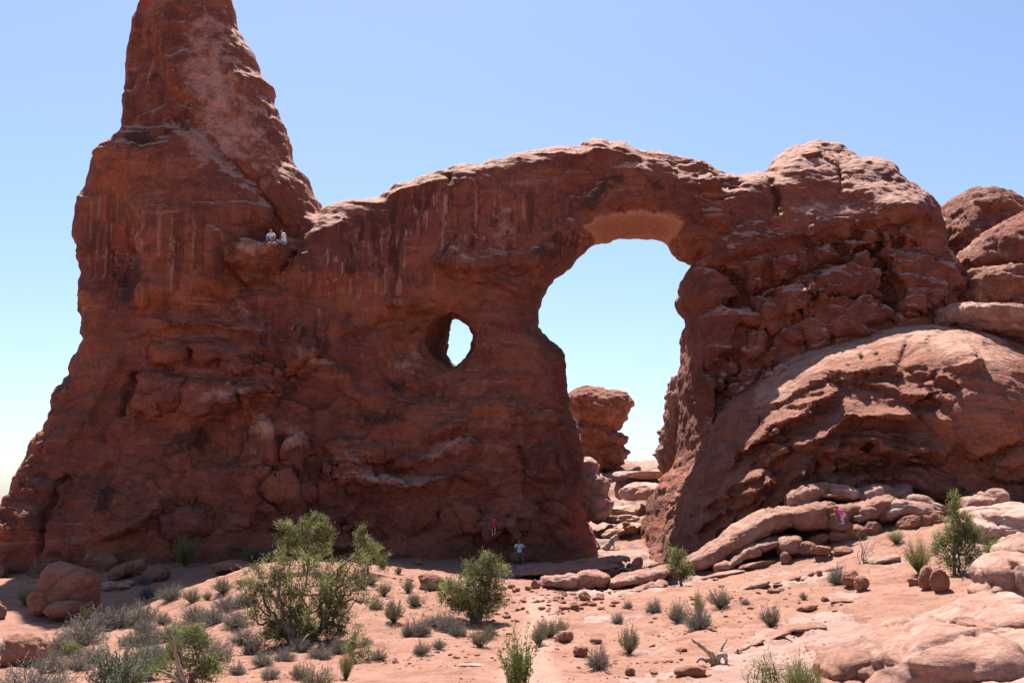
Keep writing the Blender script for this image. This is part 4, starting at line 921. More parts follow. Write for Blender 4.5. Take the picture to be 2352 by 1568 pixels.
# --- low ridges and flakes of bare rock on the pink slope
def ridge(pts, h, lb, w=26):
    es = []
    for (x0, y0), (x1, y1) in zip(pts[:-1], pts[1:]):
        for t in (0.0, 0.5):
            x = x0 + (x1 - x0) * t; y = y0 + (y1 - y0) * t + 2; g = ghit(x, y)
            es.append((x, y, g[1], max(w, abs(x1 - x0) * .75), h, 0.7, math.degrees(math.atan2(y0 - y1, x1 - x0))))
    return blob('rock_ridge', es, 0.06, lb, 'rock ledge', k=0.1, fac=0.05, pale=0.35, amp=(0.06, 0.09, 0.03), jnt=0.0)
ridge([c3(1000,1250), c3(1250,1130), c3(1500,1040), c3(1800,950), c3(2050,930)], 5, 'long low ridge of pale rock rising right from behind the driftwood stump')
ridge([(1720,1345), (1780,1328), (1850,1318)], 5, 'thin pale rock shelf on the sand below the smooth block')
ridge([(1790,1332), (1850,1316), (1920,1302)], 5, 'thin pale rock shelf left of the grey-green shrub')
boulder('slab', 1085, 1527, 30, 4, 'white flat slab lying in the foot path', 'slab', sub=4, dm=0.9, sink=0.6, mat=M_SLICK, pale=0.9, cuts=9, amp=0.16)
boulder('slab', 1935, 1380, 30, 6, 'small red slab below the paired boulders', 'slab', sub=4, sink=0.5, cuts=9, amp=0.16)
boulder('slab', 1880, 1490, 30, 5, 'small thin flake left of the tilted boulder', 'slab', sub=4, sink=0.5, cuts=9, amp=0.16)
# --- left foreground and the shade under the tower
bl2 = lambda name, pts, lb, Y, **kw: blob(name, [(x, y, Y + (e[0] if e else 0), w, h, (e[1] if len(e) > 1 else 1.2), (e[2] if len(e) > 2 else 0)) for x, y, w, h, *e in pts], 0.08, lb, **kw)
bl2('boulder', [(160,1345,62,48,0,1.3,-14), (120,1370,45,34,-.2,1.2,35), (185,1352,38,45,.1,1.1), (125,1375,46,18,-1.0,.5,18)], 'big rounded boulder in the shade at lower left, ridged across its face', 53.5, cat='boulder', k=0.2, fac=0.03, mat=M_BOULD, amp=(0.08, 0.05, 0.03), pale=0.1)
boulder('boulder', 147, 1401, 44, 22, 'flattish boulder lying against the foot of the big shaded boulder', depth=51.6, sub=5, cuts=4, tilt=6)
boulder('boulder', 207, 1393, 13, 13, 'small stone right of the flattish shaded boulder', depth=52, sub=4)
boulder('boulder', 118, 1408, 16, 9, 'pointed stone left of the flattish shaded boulder', sub=4)
boulder('boulder', 50, 1495, 53, 40, 'round cracked boulder in the sun at the lower left corner', sub=5, cuts=3, lay=0.03, seed=31, sink=0.1)
boulder('boulder', -8, 1405, 20, 22, 'dark red boulder cut off by the left edge of the picture', sub=4)
boulder('boulder', 2, 1312, 18, 18, 'small sunlit block at the left edge by the foot of the tower', sub=4)
for x, y, w, h, t, lb in ((241,1293,25,24,0,'rounded block standing in the shade near the wall'), (208,1287,18,20,0,'dark rounded block at the left of the shaded blocks'), (282,1312,34,22,26,'tilted slab among the shaded blocks'), (318,1302,23,26,-10,'upright block right of the tilted shaded slab'), (357,1320,32,19,14,'low wedge-shaped block in the shade'), (370,1283,16,10,0,'small dark block against the foot of the wall'),
        (525,1303,48,18,3,'long low boulder with only its right end in the sun'), (345,1275,20,12,5,'flat dark stone at the foot of the wall'), (958,1237,25,20,12,'pale block in the shade left of the person in red'), (944,1266,20,9,0,'flat pale stone below the pale shaded block'), (962,1292,13,7,0,'little stone on the shaded sand'),
        (987,1337,33,20,-6,'bright boulder at the edge of the shade left of the middle juniper'), (1015,1347,22,8,0,'low flat rock trailing right of the bright boulder')):
    boulder('boulder', x, y, w, h, lb, sub=5, tilt=t, cuts=6)
for x, y, w, h, lb in ((250,1346,18,12,'largest of the white stones on the shaded sand'), (283,1347,16,8,'flat white stone on the shaded sand'), (299,1338,11,7,'smallest white stone on the shaded sand')):
    boulder('stone', x, y, w, h, lb, 'stone', 'white stones on the shaded sand', sub=4, mat=None, pale=1.2)
# --- the low line of stones along the shade edge
for x, y, w, h, lb in ((895,526,40,27,'first small boulder right of the middle juniper'), (990,508,48,27,'second small boulder right of the middle juniper'), (1040,540,44,24,'third small boulder right of the middle juniper, lying in front'), (1170,525,42,30,'round boulder left of the upright stone at the shade edge'), (1252,488,50,60,'upright stone with a hollow face at the shade edge'),
        (2080,258,165,62,'thick slab with its top half in the sun near the driftwood'), (2215,366,56,46,'cube-like stone right above the long slabs'), (2278,282,34,32,'small round stone beside the tilted slab'), (1792,622,68,56,'dark angular boulder below the second long slab'), (1683,732,48,36,'blocky boulder down left of the dark angular one'), (1942,636,40,26,'small boulder right of the dark angular one'),
        (1570,1053,96,78,'large smooth boulder beside a shrub in the middle foreground'), (1752,1222,82,76,'square-sided boulder in the middle foreground'), (1915,1100,66,36,'flat red boulder above the square-sided one'), (2292,1442,58,48,'dark angular stone on a pale slab near the bottom'), (1445,150,60,22,'thin shaded slab left of the thick half-lit one'), (1600,130,80,24,'low shaded rock left of the driftwood')):
    boulder('boulder', *c2(x, y), w * .2092, h * .2092, lb, sub=5, cuts=6)
bl3 = lambda pts, lb, Y, **kw: blob('slab', [(*c2(x, y), Y + (e[0] if e else 0), w * .2092, h * .2092, (e[1] if len(e) > 1 else 1.0), (e[2] if len(e) > 2 else 0)) for x, y, w, h, *e in pts], 0.07, lb, cat='slab', **kw)
bl3([(1500,465,190,60,0,1.0,-6), (1620,450,110,60,.2,1.1,10), (1420,460,110,45,.1,.9)], 'first long sunlit slab right of the upright stone', 54.5, k=0.2, fac=0.06, pale=0.4)
bl3([(1880,420,170,70,0,1.1,-4), (1780,470,130,70,-.1,.9), (1960,480,90,50,-.1,.9), (1760,400,70,30,.3,.9)], 'second long sunlit slab, arched, over a dark hollow', 54.8, k=0.2, fac=0.06, pale=0.4)
bl3([(2180,470,170,60,0,1.2,12), (2330,430,190,60,.2,1.3,14), (2500,380,170,50,.6,1.3,14), (2640,330,150,44,1.0,1.2,14)], 'third long slab rising right toward the small juniper', 54.8, k=0.3, fac=0.06, pale=0.45)
bl3([(2150,570,150,36,0,1.0,6), (2300,560,150,36,.1,1.0,6), (2480,520,180,38,.4,1.0,8)], 'low broken ledge in front of the third long slab', 53.2, k=0.15, fac=0.12, pale=0.3)
boulder('boulder', *c3(50, 270), 60*.2092, 90*.2092, 'tilted leaning slab in the shadow right of the thick half-lit one', depth=60, tilt=-30, sub=5)
bl3([(1650,300,520,26,0,2.2,3), (1300,350,260,22,-1,1.6,3), (2000,225,300,26,1,1.8,4)], 'dark low shelf of rock in the shade under the arch opening', 61.5, k=0.4, fac=0.05, pale=0.1)
# --- stones on the pink slope
for x, y, w, h, lb in ((915,430,32,18,'small stone on the sand right of the small juniper'), (980,505,35,14,'flat stone below the small stone right of the small juniper'), (1190,520,35,12,'thin stone on the sand, alone'), (1548,556,72,32,'long red boulder on a pale slab'), (1600,490,62,10,'thin flat stone behind the long red boulder'), (2050,362,36,36,'leaning stone left of a grey shrub on the pink slope'),
        (542,1202,64,30,'oval dark red stone left of the driftwood stump'), (860,972,42,24,'oval stone at the foot of the twiggy shrub'), (1925,735,125,36,'long low rock ledge on the pink slope'), (1845,752,42,32,'dark corner stone at the left end of the low ledge'), (2120,650,48,36,'knobbly stone at the right end of the low ledge'), (1580,975,42,26,'flat stone below a lone shrub on the slope'),
        (640,1440,190,66,'low worn rock under the driftwood stump'), (240,1455,42,22,'pale flat stone near the bottom, left of the driftwood')):
    boulder('boulder', *c3(x, y), w * .2092, h * .2092, lb, sub=4, sink=.3)

# --- loose stones, shared shapes
protos = []
for k in range(8):
    V_, T_ = rock_shape(200 + k, 3, 7, amp=0.12); a = ZERO(V_); a['pale'] += (0.0, 0.2, 0.5)[k % 3]
    protos.append(new_mesh('stone', V_ * np.array([1, .8, .55]), T_, M_BOULD, a))
_loose = []
def stones(n, poly, lo, hi, label, group):
    poly = np.array(poly, float); k = 0
    while k < n:
        x = RNG.uniform(poly[:, 0].min(), poly[:, 0].max()); y = RNG.uniform(poly[:, 1].min(), poly[:, 1].max())
        if poly_sd(np.array([x]), np.array([y]), poly)[0] < 0: continue
        g = ghit(x, y); px_ = lo * (hi / lo) ** (RNG.random() ** 1.6); s_ = px_ * mpp(g[1])
        _loose.append((px_, g, s_, RNG.randrange(8), (RNG.uniform(-.3, .3), RNG.uniform(-.3, .3), RNG.uniform(0, 6.3)), (s_ * RNG.uniform(.8, 1.3), s_, s_ * RNG.uniform(.7, 1.2)), label, group)); k += 1
def lay_stones(most=290):
    _loose.sort(key=lambda q: -q[0]); v_, t_, n_ = [], [], 0
    for i, (px_, g, s_, pr, rot, sc_, label, group) in enumerate(_loose):
        at_ = np.array([g[0], g[1], g[2] + s_ * .02])
        if i < most:
            tag(obj('stone', protos[pr], None, tuple(at_), rot, sc_), label, 'stone', group)
        else:
            V_, T_ = rock_shape(300 + pr, 2, 7, amp=0.12)
            v_.append((V_ * np.array([1, .8, .55]) * np.array(sc_)) @ euler_m(*rot).T + at_); t_.append(T_ + n_); n_ += len(V_)
    v_ = np.concatenate(v_)
    tag(obj('rubble', new_mesh('rubble', v_, np.concatenate(t_), M_BOULD, ZERO(v_))), 'small rubble strewn over the sand', 'rubble', kind='stuff')
stones(85, [(1100,1380),(1190,1350),(1330,1350),(1330,1400),(1230,1430),(1120,1440)], 4, 11, 'loose stone in the rubble right of the middle juniper', 'rubble beside the path')
stones(46, [(1200,1355),(1330,1350),(1450,1360),(1400,1400),(1260,1415)], 5, 13, 'loose stone below the long slabs along the shade edge', 'stones below the long slabs')
stones(40, [(880,1310),(1000,1330),(1010,1400),(900,1420),(850,1380)], 3, 8, 'loose stone on the sand left of the middle juniper', 'stones left of the middle juniper')
stones(70, [(1020,1460),(1180,1440),(1190,1500),(1050,1540),(900,1540),(860,1510)], 3, 9, 'loose stone beside the foot path in the foreground', 'stones in the middle foreground')
stones(60, [(1210,1470),(1560,1470),(1640,1560),(1300,1568)], 3, 9, 'loose stone on the sand left of the driftwood stump', 'stones left of the driftwood')
stones(60, [(1560,1370),(1850,1340),(1960,1400),(1760,1450),(1560,1470)], 3, 9, 'loose stone on the pink slope below the small juniper', 'stones on the pink slope')
stones(40, [(1480,1380),(1700,1360),(1720,1440),(1500,1470)], 3, 8, 'loose stone around the silvery twiggy shrub', 'stones by the twiggy shrub')
stones(24, [(330,1500),(800,1480),(860,1560),(520,1568)], 3, 7, 'loose stone on the sand among the grey shrubs', 'stones among the shrubs')
stones(26, [(40,1300),(180,1290),(200,1310),(60,1350)], 4, 9, 'loose stone in the shade at the foot of the tower', 'stones at the foot of the tower')
lay_stones()
# --- gravel nobody could count
ng = 9000; rg = np.random.RandomState(3)
gy_ = 22 + 36 * rg.rand(ng) ** 1.2; gx_ = (rg.rand(ng) - 0.5) * gy_ * 0.98
dens = fbm(np.c_[gx_ * .35, gy_ * .35, 0 * gx_], 2, 120); keep = dens + 0.5 * rg.rand(ng) > 0.18
gx_, gy_ = gx_[keep], gy_[keep]; gzz = gz(gx_, gy_); sz = 0.008 + 0.034 * rg.rand(len(gx_)) ** 2.5
bx = np.array([(-1,-1,-.6),(1,-.8,-.6),(.9,1,-.6),(-1,.8,-.6),(-.5,-.3,.3),(.5,-.3,.4),(.5,.6,.3),(-.6,.5,.35)])
bq = np.array([(0,1,5,4),(1,2,6,5),(2,3,7,6),(3,0,4,7),(4,5,6,7)])
an = rg.rand(len(gx_)) * 6.28; ca_, sa_ = np.cos(an), np.sin(an)
vx = bx[None] * sz[:, None, None] * (0.7 + 0.6 * rg.rand(len(gx_), 1, 3))
vv = np.stack([vx[..., 0] * ca_[:, None] - vx[..., 1] * sa_[:, None] + gx_[:, None], vx[..., 0] * sa_[:, None] + vx[..., 1] * ca_[:, None] + gy_[:, None], vx[..., 2] + gzz[:, None] + .2 * sz[:, None]], -1).reshape(-1, 3)
qq = (bq[None] + 8 * np.arange(len(gx_))[:, None, None]).reshape(-1, 4)
tag(obj('gravel', new_mesh('gravel', vv, qq, M_BOULD, ZERO(vv), smooth=False)), 'scattered reddish gravel on the sand', 'gravel', kind='stuff')
# ------------------------------------------------------------------ plants
def leaf_material(name, c1_, c2_, c3_, trans=0.42):
    n = NT(name, 0.8)
    t = n.attr('tint').outputs['Fac']
    r_ = n.t.nodes.new('ShaderNodeValToRGB'); r_.color_ramp.elements[0].color = (*c1_, 1); r_.color_ramp.elements[1].color = (*c3_, 1)
    e = r_.color_ramp.elements.new(0.5); e.color = (*c2_, 1)
    n.L(t, r_.inputs[0]); n.L(r_.outputs[0], n.b.inputs['Base Color'])
    tr = n.node('ShaderNodeBsdfTranslucent', {'Color': r_.outputs[0]})
    mx = n.node('ShaderNodeMixShader', {0: trans, 1: n.b.outputs[0], 2: tr.outputs[0]})
    out = [k for k in n.t.nodes if k.type == 'OUTPUT_MATERIAL'][0]
    n.L(mx.outputs[0], out.inputs[0])
    return n.m
M_JUN = leaf_material('juniper_foliage', (0.060, 0.066, 0.022), (0.165, 0.168, 0.062), (0.33, 0.315, 0.135))
M_JUN2 = leaf_material('bright_juniper_foliage', (0.075, 0.095, 0.028), (0.155, 0.180, 0.055), (0.26, 0.265, 0.11))
M_GREY = leaf_material('grey_shrub_foliage', (0.105, 0.080, 0.062), (0.195, 0.168, 0.135), (0.31, 0.28, 0.235), 0.2)
M_OLIVE = leaf_material('olive_shrub_foliage', (0.085, 0.068, 0.042), (0.165, 0.145, 0.090), (0.26, 0.23, 0.15), 0.2)
M_EPH = leaf_material('green_broom_stems', (0.10, 0.105, 0.034), (0.20, 0.195, 0.07), (0.30, 0.27, 0.12), 0.3)
M_SILV = leaf_material('silvery_leaves', (0.085, 0.095, 0.055), (0.165, 0.175, 0.115), (0.30, 0.31, 0.24), 0.25)
M_LEAF = leaf_material('green_leaves', (0.07, 0.095, 0.024), (0.145, 0.185, 0.052), (0.27, 0.29, 0.12), 0.3)
def wood_material(name, a, b):
    n = NT(name, 0.85)
    g = n.noise(1.0, 5, 0.65, vec=n.scale(n.pos, (14, 14, 4)))
    return n.done(n.mix(n.ramp(g, 0.35, 0.65), a, b), n.bump(g, 0.6, 0.02))
M_BARK = wood_material('juniper_bark', (0.10, 0.065, 0.045), (0.24, 0.18, 0.14))
M_DEAD = wood_material('weathered_wood', (0.20, 0.135, 0.095), (0.42, 0.34, 0.28))

class MB:
    """collects tubes and leaf triangles"""
    def __init__(s): s.v = []; s.f = []; s.t = []; s.n = 0
    def tube(s, pts, r, sides=5):
        pts = np.asarray(pts, float); r = np.broadcast_to(r, len(pts)); t = np.gradient(pts, axis=0)
        t /= np.linalg.norm(t, axis=1)[:, None] + 1e-9
        up = np.where(np.abs(t[:, 2:3]) > .9, np.array([[1., 0, 0]]), np.array([[0, 0, 1.]]))
        u = np.cross(t, up); u /= np.linalg.norm(u, axis=1)[:, None] + 1e-9; w = np.cross(t, u)
        a = np.arange(sides) / sides * 2 * math.pi
        ring = pts[:, None] + r[:, None, None] * (np.cos(a)[None, :, None] * u[:, None] + np.sin(a)[None, :, None] * w[:, None])
        b = s.n; k = np.arange(len(pts) - 1)[:, None] * sides; j = np.arange(sides)[None]; j2 = (j + 1) % sides
        q = np.stack([b + k + j, b + k + j2, b + k + sides + j2, b + k + sides + j], -1).reshape(-1, 4)
        s.v.append(ring.reshape(-1, 3)); s.f.append(q); s.n += len(pts) * sides
    def mesh(s, name, mat):
        return new_mesh(name, np.concatenate(s.v), np.concatenate(s.f), mat)
def leaves(base, dirs, length, width, tint, rs):
    """thin three-cornered leaves, one for each base point"""
    n_ = len(base); d = dirs / (np.linalg.norm(dirs, axis=1)[:, None] + 1e-9)
    rnd = rs.normal(size=(n_, 3)); sd = np.cross(d, rnd); sd /= np.linalg.norm(sd, axis=1)[:, None] + 1e-9
    L_ = np.broadcast_to(length, n_)[:, None]; w_ = np.broadcast_to(width, n_)[:, None]
    V_ = np.stack([base - sd * w_ * .5, base + sd * w_ * .5, base + d * L_ + sd * w_ * .15, base + d * L_ - sd * w_ * .15], 1).reshape(-1, 3)
    return V_, np.arange(4 * n_).reshape(-1, 4), np.repeat(tint, 4)
def crook(a, b, n_, amp, rs):
    a = np.asarray(a, float); b = np.asarray(b, float); t = np.linspace(0, 1, n_)[:, None]
    p = a + (b - a) * t; L_ = np.linalg.norm(b - a)
    w = np.cumsum(rs.normal(size=(n_, 3)), 0); w -= w[0] + (w[-1] - w[0]) * t
    return p + w * amp * L_ / math.sqrt(n_)
def juniper(px, py, clumps, label, tufts=46, seed=1, mat=None, trunk=0.10, per=40, leaf=0.12, name='juniper_tree', cat='juniper', dead=6, stems=3, spread=1.0, group=None):
    """clumps of foliage (photo x, y, half width, half height) held by crooked limbs from one base"""
    rs = np.random.RandomState(seed); g = ghit(px, py); m = mpp(g[1]); base = np.array([0., 0., -0.12])
    wood = MB(); LV, LF, LT = [], [], []; nb = 0
    cs = []
    for x, y, w, h in clumps:
        cs.append((np.array([(x - px) * m, rs.uniform(-.6, .6) * w * m * 1.2, (py - y) * m]), np.array([w * m, .9 * (w + h) / 2 * m, h * m]) * .92))
    # trunks split near the ground, limbs run to the clumps
    forks = []
    for k in range(stems):
        a = rs.uniform(0, 6.28); top = np.mean([c[0] for c in cs], 0) * np.array([.35, .35, .45]) + np.array([math.cos(a), math.sin(a), 0]) * 0.25 * spread
        p = crook(base + np.array([math.cos(a), math.sin(a), 0]) * trunk * .8, top, 7, .22, rs)
        wood.tube(p, np.linspace(trunk, trunk * .55, 7), 7); forks.append(top)
    for c, r in cs:
        f = min(forks, key=lambda q: np.linalg.norm(q - c) + rs.uniform(0, .5))
        p = crook(f, c, 8, .28, rs); wood.tube(p, np.linspace(trunk * .5, trunk * .16, 8), 5)
        n_t = max(8, int(0.70 * tufts * (r[0] * r[2]) / (0.6 * 0.5) ** 1.0)); n_t = min(n_t, 240)
        d = rs.normal(size=(n_t, 3)); d /= np.linalg.norm(d, axis=1)[:, None]
        tp = c + d * r * (0.45 + 0.72 * rs.rand(n_t, 1))
        tp = tp + rs.normal(size=tp.shape) * .06; tp[:, 2] = np.maximum(tp[:, 2], 0.03)
        for k in range(0, n_t, 5):
            q = crook(p[rs.randint(3, 8)], tp[k], 5, .25, rs); wood.tube(q, np.linspace(trunk * .14, .006, 5), 3)
        tint_t = np.clip(0.48 + .30 * rs.normal(size=n_t), 0, 1)
        B_ = np.repeat(tp, per, 0) + rs.normal(size=(n_t * per, 3)) * 0.095 * (leaf / .12)
        D_ = np.repeat(d * .6 + np.array([0, 0, .55]), per, 0) + rs.normal(size=(n_t * per, 3)) * .55
        v, q, t = leaves(B_, D_, leaf * (.5 + .8 * rs.rand(n_t * per)), leaf * .24 * (.6 + .7 * rs.rand(n_t * per)), np.clip(np.repeat(tint_t, per) + .12 * rs.normal(size=n_t * per), 0, 1), rs)
        LV.append(v); LF.append(q + nb); LT.append(t); nb += len(v)
    for k in range(dead):                                # bare grey branches sticking out
        c, r = cs[rs.randint(len(cs))]; a = rs.uniform(0, 6.28)
        e = c + np.array([math.cos(a), math.sin(a) * .6, rs.uniform(-.2, .8)]) * r * 1.25
        q = crook(c * .6, e, 7, .3, rs); wood.tube(q, np.linspace(trunk * .2, .008, 7), 4)
        for z_ in range(3):
            i = rs.randint(3, 6); wood.tube(crook(q[i], q[i] + rs.normal(size=3) * .25 * np.array([1, 1, .8]), 4, .3, rs), np.linspace(.012, .004, 4), 3)
    e = empty(name, tuple(g), label, cat, group)
    obj('trunk', wood.mesh('trunk', M_BARK), e)
    obj('crown', new_mesh('crown', np.concatenate(LV), np.concatenate(LF), mat or M_JUN, {'tint': np.concatenate(LT)}, smooth=False), e)
    return e

juniper(692, 1472, [(600,1330,38,28),(640,1300,36,26),(700,1305,48,30),(760,1320,40,30),(800,1345,36,28),(655,1350,48,34),(735,1365,48,34),(600,1400,34,36),(640,1440,30,28),(700,1415,52,32),(770,1410,40,30),(790,1440,30,18),(745,1450,42,20),(815,1290,16,16),(600,1365,28,20),(840,1380,30,16),(640,1445,24,26),(580,1420,22,14),(620,1452,26,14),(665,1462,26,12),(725,1462,26,12),(775,1455,24,12),(700,1440,30,20),(670,1395,34,24),(760,1385,30,22)],
        'largest juniper in the picture, many-stemmed and sprawling, on the sunlit mound', 46, 11, trunk=0.15, dead=30, stems=7, spread=3.2, per=40)
juniper(705, 1312, [(660,1212,26,18),(715,1205,30,18),(745,1225,26,24),(700,1240,40,24),(660,1250,24,18),(740,1262,24,14),(725,1190,12,10)], 'pale juniper top standing behind the largest juniper, against the dark wall', 60, 12, trunk=0.08, dead=16, stems=3)
juniper(848, 1316, [(832,1240,18,18),(850,1265,26,20),(872,1285,18,16),(835,1290,24,18),(880,1300,12,12),(828,1222,7,10)], 'small pale juniper with a pointed top right of the largest one, against the shade', 60, 13, trunk=0.06, dead=6, stems=2)
juniper(1092, 1428, [(1120,1305,26,24),(1095,1320,30,26),(1140,1320,22,26),(1065,1350,36,26),(1115,1355,42,30),(1045,1375,32,26),(1090,1390,44,28),(1140,1370,22,26),(1030,1350,20,14),(1120,1290,12,12),(1105,1410,34,16),(1060,1400,28,16),(1020,1365,14,20)], 'dense dark green juniper in the middle beside the foot path', 70, 14, trunk=0.10, dead=6, stems=4, per=40)
juniper(1572, 1346, [(1555,1280,20,18),(1562,1300,22,16),(1550,1300,14,16),(1580,1310,18,18),(1570,1325,12,14)], 'small ragged juniper at the foot of the long rock ramp', 50, 15, trunk=0.09, dead=8, stems=2)
juniper(2200, 1318, [(2196,1152,10,12),(2200,1172,14,14),(2210,1195,22,16),(2188,1205,18,16),(2225,1225,26,18),(2195,1232,28,20),(2240,1218,14,22),(2180,1255,26,18),(2220,1262,30,20),(2165,1262,18,24),(2200,1290,34,20),(2235,1290,20,16),(2165,1240,14,14)], 'tall green juniper with a pointed top among the rocks at right', 66, 16, M_JUN2, trunk=0.08, dead=8, stems=2)
juniper(822, 1518, [(815,1452,12,16),(820,1475,20,16),(808,1492,20,14),(835,1496,18,16),(815,1510,22,10)], 'little upright juniper on the sand below the largest one', 60, 17, M_JUN2, trunk=0.04, leaf=.09, dead=2, stems=2, name='juniper_shrub')
juniper(430, 1590, [(395,1480,26,24),(440,1460,14,22),(450,1490,26,26),(410,1510,34,30),(460,1530,36,30),(420,1555,44,26),(480,1560,28,26),(370,1545,22,30)], 'young yellow-green juniper at the bottom left with dead branches', 66, 18, M_JUN2, trunk=0.07, leaf=.095, dead=14, stems=4)
juniper(1762, 1592, [(1760,1528,18,20),(1765,1550,30,20),(1750,1575,36,18),(1785,1575,24,16)], 'bright green bushy juniper seedling at the bottom edge on the right', 70, 19, M_LEAF, trunk=0.03, leaf=.09, dead=2, stems=2, per=22, name='juniper_shrub')
juniper(650, 1462, [(640,1435,26,22),(655,1452,18,12)], 'low green juniper sprig at the foot of the largest juniper, on its left', 60, 20, M_JUN2, trunk=0.03, leaf=.11, dead=2, stems=1, name='juniper_shrub')
juniper(168, 1508, [(165,1485,14,12),(160,1500,18,10),(182,1500,16,8)], 'small dark green juniper shrub beside the round cracked boulder', 60, 21, trunk=0.03, leaf=.10, dead=1, stems=2, name='juniper_shrub')
juniper(575, 1370, [(575,1352,24,14)], 'round green bush at the left edge of the largest juniper', 60, 22, M_JUN2, trunk=0.03, leaf=.09, dead=2, stems=2, name='juniper_shrub')

# --- shrubs: a few shapes, copied
def shrub_mesh(seed, mat, stems=150, leafn=9, up=0.5, lw=0.022, leaf=0.10, lrad=0.018, woody=True, hgt=0.85):
    rs = np.random.RandomState(seed); n_ = stems
    a = rs.uniform(0, 6.28, n_); r0 = np.sqrt(rs.rand(n_)); tilt = r0 * (1.25 - up)
    d = np.stack([np.cos(a) * np.sin(tilt), np.sin(a) * np.sin(tilt), np.cos(tilt)], 1)
    L_ = (0.72 + .38 * rs.rand(n_)) * (1 - .15 * r0); lob = 1 + .18 * np.sin(a * 3 + seed) + .1 * np.sin(a * 5 + 2 * seed)
    tip = d * (L_ * lob)[:, None] * np.array([1, 1, hgt]); b0 = d * .05 * np.array([1.5, 1.5, .2])
    LVs, LFs, LTs = [], [], []; nb = 0
    def add(v, q, t):
        nonlocal nb
        LVs.append(v); LFs.append(q + nb); LTs.append(t); nb += len(v)
    mid = b0 + (tip - b0) * .5 + rs.normal(size=(n_, 3)) * .05
    w_ = lw * (.6 + .6 * rs.rand(n_))
    add(*leaves(b0, mid - b0, np.linalg.norm(mid - b0, axis=1) * 1.05, w_ * 1.3, np.clip(.12 + .1 * rs.rand(n_), 0, 1), rs))
    add(*leaves(mid, tip - mid, np.linalg.norm(tip - mid, axis=1), w_, np.clip(.3 + .2 * rs.rand(n_), 0, 1), rs))
    if leafn:
        k = n_ * leafn; t = .35 + .65 * rs.rand(k) ** .7; si = np.repeat(np.arange(n_), leafn)
        B_ = b0[si] + (tip - b0)[si] * t[:, None] + rs.normal(size=(k, 3)) * .035
        D_ = d[si] + rs.normal(size=(k, 3)) * .55
        add(*leaves(B_, D_, leaf * (.6 + .8 * rs.rand(k)), lrad * (.7 + .7 * rs.rand(k)), np.clip(.35 + .5 * t * rs.rand(k) + .2 * rs.normal(size=k), 0, 1), rs))
    V_ = np.concatenate(LVs); V_[:, 2] = np.maximum(V_[:, 2], -.03)
    return new_mesh('shrub', V_, np.concatenate(LFs), mat, {'tint': np.concatenate(LTs)}, smooth=False)
SH = {'grey': [shrub_mesh(k, M_GREY, 190, 15, -.15, hgt=.85) for k in range(5)], 'olive': [shrub_mesh(10 + k, M_OLIVE, 150, 12, .15, hgt=1.0) for k in range(4)],
      'broom': [shrub_mesh(20 + k, M_EPH, 280, 3, .35, .018, .16, .014, hgt=1.15) for k in range(3)], 'silver': [shrub_mesh(30 + k, M_SILV, 170, 30, .05, .016, .055, .030, hgt=.95) for k in range(2)],
      'leafy': [shrub_mesh(40 + k, M_LEAF, 90, 26, .45, .016, .07, .030, hgt=1.3) for k in range(2)], 'grass': [shrub_mesh(50 + k, M_EPH, 110, 0, .7, .02, hgt=.9) for k in range(2)]}
FEET = []
ORD = ['first', 'second', 'third', 'fourth', 'fifth', 'sixth', 'seventh', 'eighth', 'ninth', 'tenth', 'eleventh', 'twelfth']
def shrub(kind, px, py, w, h, label, group=None, name='desert_shrub'):
    """px,py = foot of the shrub, w = full width and h = height in photo pixels"""
    g = ghit(px, py); m = mpp(g[1]); ms = SH[kind]; me = ms[RNG.randrange(len(ms))]
    hz = max(v for v in (me.get('hz') or 0, 0)) or float(np.max([v.co.z for v in me.vertices])); me['hz'] = hz
    q_ = RNG.uniform(.72, 1.12); w *= q_; h *= q_ * RNG.uniform(.85, 1.15); FEET.append((g, w / 2 * m))
    o = obj(name, me, None, (g[0], g[1], g[2] - .01), (0, 0, RNG.uniform(0, 6.28)), (w / 2 * m * 1.28, w / 2 * m * 1.28, 1.25 * h * m / hz))
    return tag(o, label, 'shrub', group)
def row(kind, items, what, group):
    items = sorted(items)
    for k, (x, y, w, h) in enumerate(items):
        lb = (f'leftmost of the {what}' if k == 0 else f'rightmost of the {what}' if k == len(items) - 1 else f'{ORD[k]} from left of the {what}')
        shrub(kind, x, y, w, h, lb, group)
row('grey', [(185,1478,100,52),(235,1450,70,44),(280,1440,80,50),(325,1432,80,48),(375,1432,54,34),(140,1500,70,46)], 'low grey shrubs along the shade edge at left', 'grey shrubs along the shade edge')
row('grey', [(400,1470,80,52),(445,1482,70,50),(490,1432,70,44),(540,1440,66,40),(520,1398,60,34),(450,1425,60,40),(560,1478,60,36)], 'grey shrubs just left of the largest juniper', 'grey shrubs left of the largest juniper')
row('grey', [(500,1515,70,50),(545,1550,44,40),(602,1530,52,44),(652,1518,64,46),(578,1505,40,34),(735,1512,70,40)], 'grey shrubs in front of the largest juniper', 'grey shrubs in front of the largest juniper')
row('grey', [(215,1515,70,44),(300,1485,60,40),(342,1478,56,40),(395,1512,60,44),(120,1545,80,50),(180,1540,70,46),(470,1545,60,46),(330,1450,56,36)], 'grey shrubs among the silvery bush at lower left', 'grey shrubs by the silvery bush')
row('grey', [(20,1500,60,40),(92,1515,60,34),(352,1520,70,60),(60,1530,90,40)], 'grey shrubs around the round cracked boulder', 'grey shrubs by the round boulder')
row('olive', [(512,1362,66,40),(440,1385,56,44),(555,1345,44,26),(475,1378,36,26)], 'brownish shrubs on sand beside the tower shade', 'shrubs beside the tower shade')
row('grey', [(392,1378,60,40),(340,1372,40,26),(330,1340,34,26)], 'dim shrubs inside the tower shade', 'shrubs in the tower shade')
